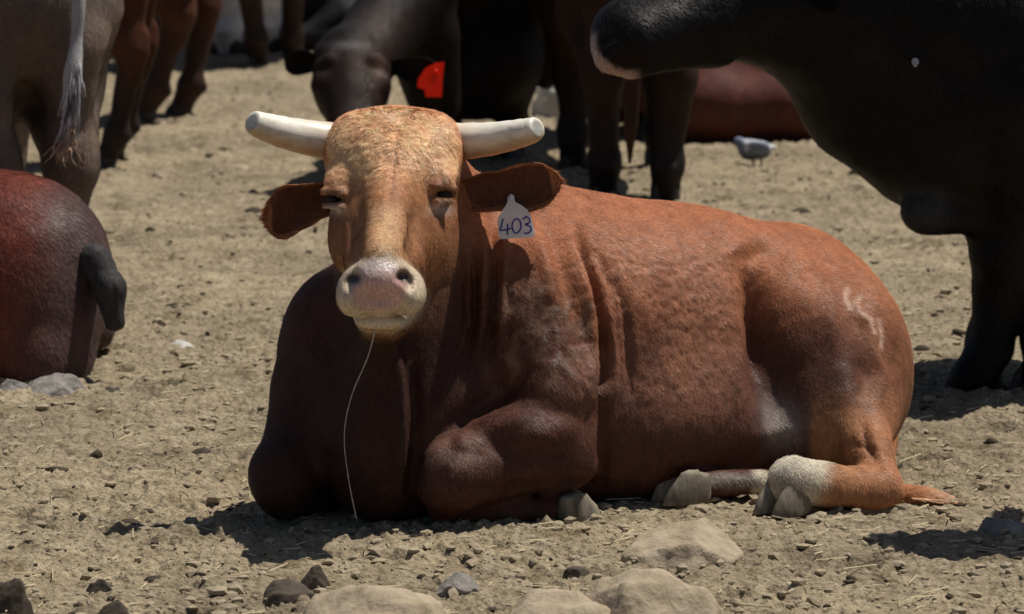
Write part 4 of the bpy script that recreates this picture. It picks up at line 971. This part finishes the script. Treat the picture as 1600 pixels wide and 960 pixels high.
rock('pale stone chip left of the horn, on the soil near the dark hoof', 250, 278, 30, 10, M_rockp, 28)
rock('dark stick-like stone under the folded near knee', 655, 838, 40, 9, M_rockd, 29)
DG = 'dark dung clods scattered on the dry soil'
k = 40
for px, py, w_, h_ in ((315, 716, 48, 20), (150, 712, 22, 12), (287, 482, 55, 10), (345, 428, 18, 7), (225, 598, 18, 14), (395, 330, 34, 9), (235, 360, 18, 6), (285, 425, 14, 6), (380, 418, 22, 8), (240, 715, 26, 9), (258, 692, 22, 8), (90, 735, 40, 8), (335, 655, 16, 8), (380, 645, 22, 8), (1468, 470, 30, 12), (1310, 372, 22, 8), (1250, 335, 40, 12), (1500, 790, 18, 8), (1560, 780, 20, 9), (1190, 810, 26, 14), (1300, 830, 22, 12), (1220, 830, 24, 10), (1110, 800, 20, 8), (230, 800, 24, 8), (200, 820, 50, 10), (300, 905, 16, 7), (240, 908, 34, 12), (365, 893, 18, 8), (1330, 905, 20, 8), (1520, 900, 22, 8), (1270, 860, 16, 8), (820, 868, 30, 9), (860, 850, 18, 6), (660, 902, 18, 8), (1500, 520, 24, 8), (1440, 545, 24, 8), (1480, 440, 20, 7), (1260, 240, 22, 8), (1300, 255, 20, 7), (1450, 640, 20, 8), (1480, 700, 16, 8), (1550, 690, 24, 9), (1580, 740, 18, 8), (420, 250, 28, 8), (350, 235, 30, 8), (880, 250, 24, 7), (905, 215, 20, 6), (100, 880, 24, 10), (60, 760, 20, 8), (30, 700, 16, 8), (400, 360, 18, 6), (230, 540, 16, 6), (200, 650, 18, 7), (90, 660, 14, 6), (280, 620, 14, 6)):
    rock('dark dung clod lying on the dry soil', px, py, w_, h_, M_dung, k, 'clod', 'dung_clod', .8, DG, .4, .25, 2); k += 1
def scatter(name, label, n, mat, smin, smax, yr, flat=(.5, .9), pw=2.5, sub=1, seed=1):
    """uncountable loose bits joined into one object, each a real lump on the soil"""
    rs = np.random.default_rng(seed); bm = bmesh.new(); bmesh.ops.create_icosphere(bm, subdivisions=sub, radius=1); B = np.array([v.co[:] for v in bm.verts]); Fb = np.array([[v.index for v in f.verts] for f in bm.faces]); bm.free()
    Y = 1 / rs.uniform(1 / yr[1], 1 / yr[0], n); X = rs.uniform(-.145, .145, n) * Y * 1.15
    cl = vnoise2(X * 1.6 + 3, Y * .9, seed) + .6 * vnoise2(X * 5, Y * 3, seed + 1); keep = rs.uniform(-1.1, .9, n) < cl; X, Y = X[keep], Y[keep]; n = len(X)
    s_ = smin + (smax - smin) * rs.uniform(0, 1, n) ** pw
    Z = soil_height(X, Y)
    sc = np.stack([s_ * rs.uniform(.7, 1.4, n), s_ * rs.uniform(.7, 1.4, n), s_ * rs.uniform(*flat, n)], 1)
    J = 1 + rs.uniform(-.32, .32, (n, len(B))); a = rs.uniform(0, 6.28, n)
    L = B[None] * J[:, :, None] * sc[:, None]; ca, sa = np.cos(a)[:, None], np.sin(a)[:, None]
    P = np.stack([L[..., 0] * ca - L[..., 1] * sa + X[:, None], L[..., 0] * sa + L[..., 1] * ca + Y[:, None], L[..., 2] + Z[:, None] + s_[:, None] * .15], -1).reshape(-1, 3)
    Q = (Fb[None] + (np.arange(n) * len(B))[:, None, None]).reshape(-1, 3)
    o = obj(name, make_mesh(name, P, Q, smooth=False), mat); o['kind'] = 'stuff'; o['label'] = label
M_clod = plain('earth_clod', (.23, .185, .125), (.38, .315, .22), 25, .95, .1, .5, .006)
scatter('earth_clods', 'loose crumbs of dry tan earth', 16000, M_clod, .003, .020, (8.6, 26), (.4, .8), 3.2, seed=3)
scatter('dung_crumbs', 'small dark crumbs of dung', 2600, M_dung, .003, .013, (8.6, 26), (.25, .55), 3.2, seed=5)
scatter('pebbles', 'small pale pebbles', 900, M_rockp, .004, .014, (8.6, 22), seed=7)
def straw():
    rs = np.random.default_rng(4); P, Q = [], []; n = 1300
    Y = 1 / rs.uniform(1 / 20., 1 / 8.7, n); X = rs.uniform(-.145, .145, n) * Y * 1.1; Z = soil_height(X, Y)
    for i in range(n):
        L = rs.uniform(.012, .05); a = rs.uniform(0, 6.28); d = np.array([math.cos(a), math.sin(a), rs.uniform(-.12, .12)]) * L; p = np.array([X[i], Y[i], Z[i] + .004]); s_ = np.array([-math.sin(a), math.cos(a), 0]) * .0016; u = np.array([0, 0, .0022]); k = len(P)
        P += [p - d + s_, p - d - s_, p - d + u, p + d + s_, p + d - s_, p + d + u]; Q += [(k, k + 1, k + 4, k + 3), (k + 1, k + 2, k + 5, k + 4), (k + 2, k, k + 3, k + 5)]
    o = obj('straw', make_mesh('straw', P, Q, smooth=False), plain('straw', (.42, .34, .20), (.60, .50, .33), 20, .7, .3, 0)); o['kind'] = 'stuff'; o['label'] = 'short bits of straw trodden into the soil'
straw()
